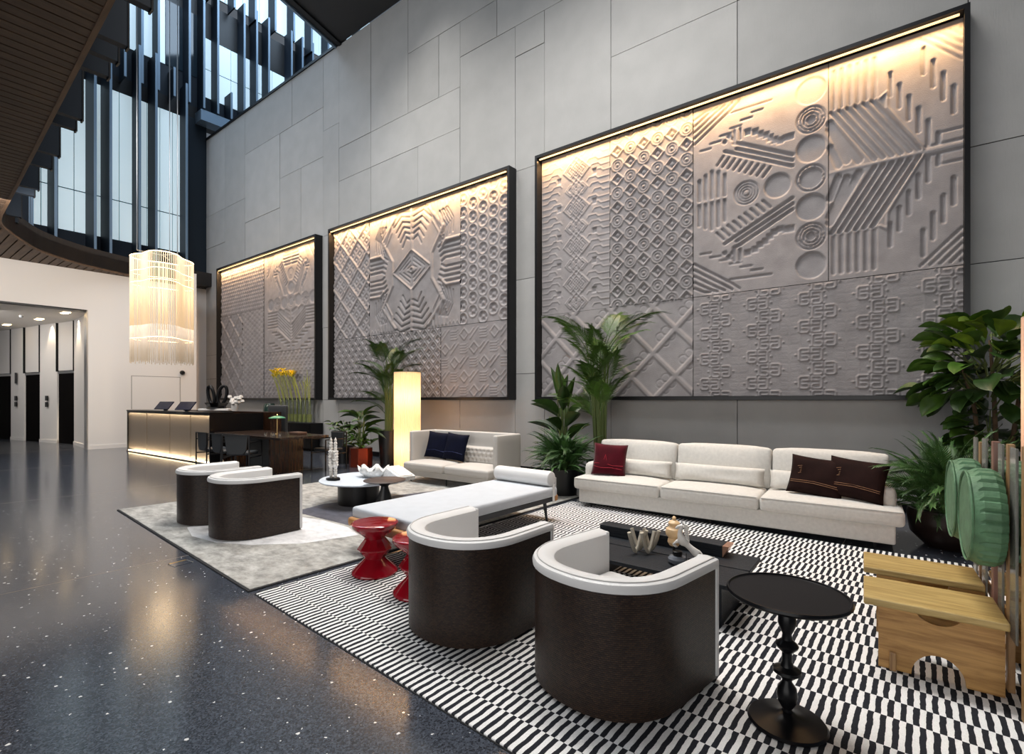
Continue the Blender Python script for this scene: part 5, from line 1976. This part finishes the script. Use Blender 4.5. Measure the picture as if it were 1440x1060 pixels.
def flower_vase(i, x_):
    t = thing('flower_vase', (ORD[i] + ' glass cylinder of yellow lilies from the left on the black console') if i < 6 else (ORD[i] + ' glass cylinder from the left on the console, filled with grassy stalks'), 'vase', (x_, 8.4, 0.822), 0, 'glass vases of yellow flowers on the console')
    MB().lathe([(0, 0), (0.075, 0), (0.075, 0.72), (0.07, 0.72), (0.07, 0.02), (0, 0.02)], 16).build('glass_cylinder', M_glass, t, smooth=True)
    MB().lathe([(0, 0.022), (0.069, 0.022), (0.069, 0.25), (0, 0.25)], 14).build('water', mat('stem_water', (0.35, 0.38, 0.12), 0.2), t, smooth=True)
    for k in range(5):
        a = rd.uniform(0, 6.28)
        bx, by = 0.045 * math.cos(a), 0.045 * math.sin(a)
        tx = bx - 0.42 + rd.uniform(-.10, .12) if i < 6 else bx - 0.12 + rd.uniform(-.12, .12)
        ty = by + rd.uniform(-.1, .05)
        tz = 1.5 + rd.uniform(-.08, .12) if i < 6 else 1.35 + rd.uniform(-.2, .2)
        MB().tube([(bx, by, 0.03), (bx * .5, by * .5, 0.6), ((bx + tx) * .45, (by + ty) / 2, 1.05), (tx, ty, tz)], 0.007, 5).build('stalk', M_stalk, t)
        if k < 4 and i < 6:
            mb = MB()
            c = Vector((tx, ty, tz))
            for q in range(6):
                b = q * PI / 3 + rd.uniform(-.3, .3)
                d = Vector((math.cos(b), math.sin(b), 0.5)).normalized()
                s2 = d.cross(Vector((0, 0, 1))).normalized() * 0.028
                mb.add([c - Vector((0, 0, 0.03)), c + d * 0.07 + s2, c + d * 0.15, c + d * 0.07 - s2], [(0, 1, 2, 3)])
            mb.lathe([(0, -0.07), (0.03, -0.02), (0.025, 0.03), (0, 0.05)], 6, tuple(c))
            mb.build('bloom', M_flower, t)
        elif i >= 6:
            mb = MB()
            for q in range(5):
                f = 0.7 + q * 0.07
                px, py, pz = tx * f, ty * f, 0.4 + (tz - 0.4) * f
                mb.add([(px, py, pz), (px + rd.uniform(-.1, .1), py + rd.uniform(-.05, .05), pz + 0.12), (px + 0.015, py, pz + 0.02)], [(0, 1, 2)])
            mb.build('grass_leaf', M_stalk, t)
    return t


for i in range(8):
    flower_vase(i, -15.85 + i * 0.235)

# ================================================================ CHANDELIER
cd = thing('chandelier', 'large chandelier of glowing glass rods in a wavy ring above the reception desk', 'chandelier', (-16.2, 5.29, 2.5), 0)
NR = 104


def cpt(i, n=NR):
    a = 2 * PI * i / n
    r_ = 0.66 + 0.14 * math.cos(3 * a + 0.9)
    return (1.0 * r_ * math.cos(a), 1.0 * r_ * math.sin(a))


rod_hi = MB().tube([(0, 0, 0.95), (0, 0, 2.82)], 0.0095, 6).mesh('glass_rod', True)
rod_hi.materials.append(M_rod)
rod_lo = MB().tube([(0, 0, 0.0), (0, 0, 0.95)], 0.0095, 6).mesh('glass_rod', True)
rod_lo.materials.append(M_rodlow)
for i in range(NR):
    x_, y_ = cpt(i)
    dz = 0.03 * math.sin(i * 2.4)
    inst(rod_hi, 'glass_rod', cd, Matrix.Translation((x_, y_, 0)))
    inst(rod_lo, 'glass_rod', cd, Matrix.Translation((x_, y_, dz)) @ Matrix.Diagonal((1, 1, 1 - dz / 0.95, 1)))
for z_ in (0.62, 2.1, 2.4, 2.82):
    MB().tube([(*cpt(i), z_) for i in range(NR + 1)], 0.012 if z_ > 2.8 else 0.006, 5, caps=False).build('light_ring', M_ring, cd)
for x_, y_ in ((-0.4, 0.3), (0.45, 0.2), (0, -0.6)):
    MB().tube([(x_, y_, 2.9), (x_, y_, 14)], 0.012, 5).build('cable', M_silver, cd)
    MB().tube([(0, 0, 2.9), (x_, y_, 2.9)], 0.012, 5).build('spoke', M_silver, cd)
d = bpy.data.lights.new('chandelier_glow', 'POINT')
d.energy = 55
d.specular_factor = 0.0
d.color = (1.0, 0.72, 0.42)
d.shadow_soft_size = 0.5
o = bpy.data.objects.new('chandelier_glow', d)
COL.objects.link(o)
o.location = T((-16.2, 5.29, 4.4))

# ================================================================ PLANTS
def frond_mesh(name, L_, arch, nleaf, ll, lw, m, droop=0.5, v=0.6, seed=0):
    """pinnate frond: rachis along +x arching up then down, leaflets both sides in a V"""
    rd = random.Random(seed)
    mb = MB()
    pts = []
    for i in range(13):
        t = i / 12
        pts.append(Vector((L_ * (t - 0.12 * t * t * arch), 0, L_ * arch * (0.75 * t - 0.85 * t * t))))
    mb.tube(pts, [0.008 * (1 - 0.8 * i / 12) + 0.0012 for i in range(13)], 5)

    def at(t):
        k = t * 12
        i = min(11, int(k))
        return pts[i].lerp(pts[i + 1], k - i)
    for i in range(nleaf):
        t = 0.18 + 0.82 * i / (nleaf - 1)
        p = at(min(t, 1))
        d = (at(min(1, t + 0.02)) - at(max(0, t - 0.02))).normalized()
        e = math.sin(min(1, 0.25 + (t - 0.1) * 1.05) * PI) ** 0.6 if t < 0.97 else 0.55
        for sg in (-1, 1):
            l_ = ll * max(0.35, e) * rd.uniform(0.88, 1.08)
            out = (Vector((0, sg, 0)) * (1.0 - 0.55 * t) + d * (0.55 + 0.7 * t) + Vector((0, 0, v * (1 - t)))).normalized()
            tip = p + out * l_ + Vector((0, 0, -droop * l_ * 0.7))
            mid = p + out * l_ * 0.5 + Vector((0, 0, -droop * l_ * 0.12))
            w_ = Vector((0, 0, 1)).cross(out).normalized()
            w_ = (w_ * 0.75 + d * 0.35).normalized() * lw / 2
            mb.add([p - w_ * .3, p + w_ * .3, mid + w_, tip, mid - w_], [(0, 1, 2, 4), (4, 2, 3)])
    me = mb.mesh(name)
    me.materials.append(m)
    return me


def leaf_mesh(name, L_, W_, m, fold=0.15, droop=0.3, wave=0.0, obov=False, split=False):
    mb = MB()
    n = 9
    vs = []
    for i in range(n + 1):
        t = i / n
        if obov:
            w_ = W_ * (math.sin(PI * min(1, t ** 1.35)) ** 0.75) * (0.75 + 0.35 * t)
        else:
            w_ = W_ * math.sin(PI * t ** 0.8) ** 0.9
        w_ = max(w_, 0.003 * W_ / 0.1)
        x_ = L_ * t
        z_ = -droop * L_ * t * t
        wv = wave * math.sin(t * 9)
        for s_, zz in ((-1, 0), (-0.5, 0), (0, -1), (0.5, 0), (1, 0)):
            f = fold * w_ * (abs(s_))
            vs.append((x_, s_ * w_ / 2, z_ + f + wv * abs(s_) * (1 if s_ > 0 else -1)))
    fs = []
    for i in range(n):
        for k in range(4):
            a = i * 5 + k
            fs.append((a, a + 5, a + 6, a + 1))
    mb.add(vs, fs)
    me = mb.mesh(name, True)
    me.materials.append(m)
    return me


def mat_dir(loc, az, el, roll=0.0, s_=1.0):
    return Matrix.Translation(loc) @ Matrix.Rotation(az, 4, 'Z') @ Matrix.Rotation(-el, 4, 'Y') @ Matrix.Rotation(roll, 4, 'X') @ Matrix.Scale(s_, 4)


def kentia(label, loc, h_, nf, pot_r, pot_h, potm, seed, L_=1.25, lean=(0, 0), topz=None, dark=False, stems=4):
    rd = random.Random(seed)
    t = thing('kentia_palm', label, 'plant', loc, 0)
    MB().lathe([(0, 0), (pot_r * .8, 0), (pot_r, pot_h), (pot_r * .92, pot_h), (pot_r * .88, pot_h - .04), (0, pot_h - .04)], 28).build('pot', potm, t, smooth=True)
    MB().lathe([(0, 0), (pot_r * .88, 0), (0, 0.01)], 20, (0, 0, pot_h - .04)).build('soil', M_soil, t)
    m = M_leafd if dark else M_leaf
    fm = [frond_mesh('frond', L_, 0.55, 36, 0.40, 0.019, m, 0.5, 0.45, s) for s in (1, 2)]
    for k in range(nf):
        a = 2 * PI * k / nf + rd.uniform(-.4, .4)
        z_ = h_ * (rd.uniform(0.15, 0.6) if k % 3 == 0 else rd.uniform(0.5, 1.0))
        bx, by = 0.08 * math.cos(a), 0.08 * math.sin(a)
        ex, ey = lean[0] * z_ + 0.10 * z_ * math.cos(a), lean[1] * z_ + 0.10 * z_ * math.sin(a)
        MB().tube([(bx, by, pot_h - .05), ((bx + ex) * .45, (by + ey) * .45, pot_h + z_ * .5), (ex, ey, pot_h + z_)], [0.016, 0.012, 0.008], 6).build('stem', M_stem, t)
        inst(rd.choice(fm), 'frond', t, mat_dir((ex, ey, pot_h + z_ - .01), a, rd.uniform(0.5, 1.0), rd.uniform(-.4, .4), rd.uniform(0.75, 1.05)))
    return t


def bush(name, label, loc, pot_r, pot_h, potm, n, L_, seed, m, spread=1.0, hgt=0.35, el=(0.2, 1.3), ll=0.16, bowl=False):
    rd = random.Random(seed)
    t = thing(name, label, 'plant', loc, 0)
    if bowl:
        prof = [(0, 0), (pot_r * .55, 0), (pot_r * .92, pot_h * .35), (pot_r, pot_h * .8), (pot_r * .97, pot_h), (pot_r * .9, pot_h), (pot_r * .88, pot_h - .05), (0, pot_h - .05)]
    else:
        prof = [(0, 0), (pot_r * .85, 0), (pot_r, pot_h), (pot_r * .93, pot_h), (pot_r * .9, pot_h - .04), (0, pot_h - .04)]
    MB().lathe(prof, 36).build('pot', potm, t, smooth=True)
    MB().lathe([(0, 0), (pot_r * .88, 0), (0, 0.02)], 20, (0, 0, pot_h - .05)).build('soil', M_soil, t)
    fm = [frond_mesh('frond', L_, 0.5, 22, ll, 0.013, m, 0.35, 0.4, s + seed) for s in (1, 2)]
    for k in range(n):
        a = rd.uniform(0, 2 * PI)
        e = rd.uniform(*el)
        q = rd.uniform(0, 1)
        z_ = pot_h - .03 + hgt * q
        rr = pot_r * 0.5 * rd.uniform(0, 1)
        inst(rd.choice(fm), 'frond', t, mat_dir((rr * math.cos(a) * spread, rr * math.sin(a) * spread, z_), a, e, rd.uniform(-.5, .5), rd.uniform(0.7, 1.1)))
        MB().tube([(rr * .3 * math.cos(a), rr * .3 * math.sin(a), pot_h - .05), (rr * math.cos(a) * spread, rr * math.sin(a) * spread, z_ + .01)], 0.004, 5).build('stem', M_stem, t) if k % 2 == 0 and hgt * q > .05 else None
    return t


kentia('tall kentia palm with arching fronds, left of the white sofa against the largest relief', (-4.25, 7.72, 0), 2.0, 27, 0.24, 0.5, M_pot, 3, 0.95, lean=(-0.02, 0.0))
kentia('kentia palm in a black pot behind the glowing column lamp', (-9.72, 7.72, 0), 1.75, 24, 0.25, 0.8, M_pot, 8, 0.95, lean=(0.03, -0.02), dark=True)
bush('fern_plant', 'feathery green bush in a black pot between the small sofa and the white sofa', (-4.50, 7.02, 0), 0.23, 0.42, M_pot, 190, 0.50, 5, M_fern, 1.8, 0.34, (-0.3, 1.1), 0.12)
bush('fern_plant', 'feathery green palm in a wide dark bowl at the right end of the white sofa', (0.16, 6.98, 0), 0.35, 0.38, M_potbr, 150, 0.60, 9, M_fern, 1.4, 0.36, (-0.2, 1.25), 0.15, True)

# bird of paradise plant
bp_ = thing('bird_of_paradise', 'broad-leaved upright plant rising behind the feathery bush, left of the kentia palm', 'plant', (-5.0, 7.75, 0), 0)
MB().lathe([(0, 0), (0.2, 0), (0.24, 0.45), (0.2, 0.45), (0.2, 0.4), (0, 0.4)], 24).build('pot', M_pot, bp_, smooth=True)
lm = leaf_mesh('leaf', 0.62, 0.22, M_leafd, 0.5, 0.15)
lm2 = leaf_mesh('leaf', 0.55, 0.13, M_leaf, 0.9, -0.1)
rd = random.Random(21)
for k in range(16):
    a = 2 * PI * k / 16 * 3 + rd.uniform(-.3, .3)
    z_ = 0.75 + 0.85 * k / 15
    ex, ey = 0.10 * math.cos(a), 0.10 * math.sin(a)
    MB().tube([(0.03 * math.cos(a), 0.03 * math.sin(a), 0.4), (ex * .6, ey * .6, z_ * .7), (ex, ey, z_)], [0.015, 0.012, 0.009], 6).build('stem', M_stem, bp_)
    inst(lm if k < 11 else lm2, 'leaf', bp_, mat_dir((ex, ey, z_ - .01), a, rd.uniform(0.45, 0.95) if k < 11 else 1.25, rd.uniform(-.5, .5), 1.0))

# peace lily
pl_ = thing('peace_lily', 'glossy broad-leaved plant in a red metallic planter beside the column lamp', 'plant', (-10.08, 7.22, 0), R(20))
MB().prism([(0.27 * math.cos(a), 0.27 * math.sin(a)) for a in [k * PI / 4 + PI / 8 for k in range(8)]], 0, 0.42).build('planter', M_copper, pl_, bevel=0.005)
lm = leaf_mesh('leaf', 0.55, 0.17, M_leafd, 0.35, 0.45)
lm3 = leaf_mesh('leaf', 0.28, 0.12, M_leaf, 0.3, 0.3)
rd = random.Random(31)
for k in range(46):
    a = rd.uniform(0, 2 * PI)
    low = k > 18
    z_ = rd.uniform(0.75, 1.15) if not low else rd.uniform(0.45, 0.75)
    r_ = 0.10 if not low else rd.uniform(0.05, 0.28)
    ex, ey = r_ * math.cos(a), r_ * math.sin(a)
    MB().tube([(0.03 * math.cos(a), 0.03 * math.sin(a), 0.40), (ex, ey, z_)], 0.006, 5).build('stem', M_stem, pl_)
    inst(lm if not low else lm3, 'leaf', pl_, mat_dir((ex, ey, z_ - .005), a, rd.uniform(0.1, 0.9), rd.uniform(-.4, .4), rd.uniform(.8, 1.15)))
fx = thing('leafy_shrub', 'small-leaved shrub in a black pot at the left of the red planter', 'plant', (-10.9, 7.35, 0), 0)
MB().lathe([(0, 0), (0.2, 0), (0.24, 0.4), (0.2, 0.4), (0.2, 0.36), (0, 0.36)], 24).build('pot', M_pot, fx, smooth=True)
for k in range(60):
    a = rd.uniform(0, 2 * PI)
    z_ = rd.uniform(0.42, 1.0)
    r_ = rd.uniform(0.02, 0.32)
    if k % 4 == 0:
        MB().tube([(0, 0, 0.36), (r_ * math.cos(a), r_ * math.sin(a), z_)], 0.006, 5).build('branch', M_stem, fx)
    inst(lm3, 'leaf', fx, mat_dir((r_ * math.cos(a), r_ * math.sin(a), z_), a, rd.uniform(-.2, 0.9), rd.uniform(-.6, .6), rd.uniform(.5, .9)))

# fiddle leaf fig
fg = thing('fiddle_leaf_fig', 'large fiddle leaf fig tree against the wall at the right', 'plant', (0.50, 7.75, 0), 0)
MB().lathe([(0, 0), (0.26, 0), (0.3, 0.5), (0.26, 0.5), (0.26, 0.46), (0, 0.46)], 28).build('pot', M_potbr, fg, smooth=True)
TR = [[(0.0, 0, 0.4), (-0.06, 0.02, 0.9), (-0.10, 0, 1.4), (-0.22, -0.05, 1.9)], [(0.03, 0, 0.4), (0.08, 0.03, 1.0), (0.06, 0, 1.6), (0.02, -0.03, 2.15)], [(0.05, 0.02, 0.4), (0.2, 0.05, 0.9), (0.26, 0.02, 1.5), (0.42, 0, 2.0)]]
for tr in TR:
    MB().tube(tr, [0.028, 0.024, 0.02, 0.012], 8).build('trunk', M_bark, fg, smooth=True)
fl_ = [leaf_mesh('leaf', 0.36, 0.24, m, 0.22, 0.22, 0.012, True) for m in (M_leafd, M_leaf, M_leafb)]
rd = random.Random(41)
for k in range(210):
    # crown: flattened ball around (0.0,1.95), sparse skirt below
    if k < 165:
        a = rd.uniform(0, 2 * PI)
        ph = rd.uniform(-0.9, 1.3)
        rr = rd.uniform(0.45, 1.0)
        cx_, cz_ = 0.06, 1.83
        p = Vector((cx_ + 0.60 * rr * math.cos(a) * math.cos(ph), 0.34 * rr * math.sin(a) * math.cos(ph) - .02, cz_ + 0.48 * rr * math.sin(ph)))
    else:
        a = rd.uniform(0, 2 * PI)
        p = Vector((0.06 + 0.22 * math.cos(a), 0.12 * math.sin(a), rd.uniform(0.9, 1.4)))
        ph = rd.uniform(-.6, .3)
    if p.y > 0.5:
        p.y = 0.5
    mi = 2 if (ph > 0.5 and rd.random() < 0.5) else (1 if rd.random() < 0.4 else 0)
    if k % 3 == 0:
        base = Vector((0.02 + p.x * .3, 0, p.z - 0.22))
        MB().tube([base, base.lerp(p, .6) + Vector((0, 0, -.02)), p], [0.012, 0.007, 0.005], 5).build('branch', M_stem, fg)
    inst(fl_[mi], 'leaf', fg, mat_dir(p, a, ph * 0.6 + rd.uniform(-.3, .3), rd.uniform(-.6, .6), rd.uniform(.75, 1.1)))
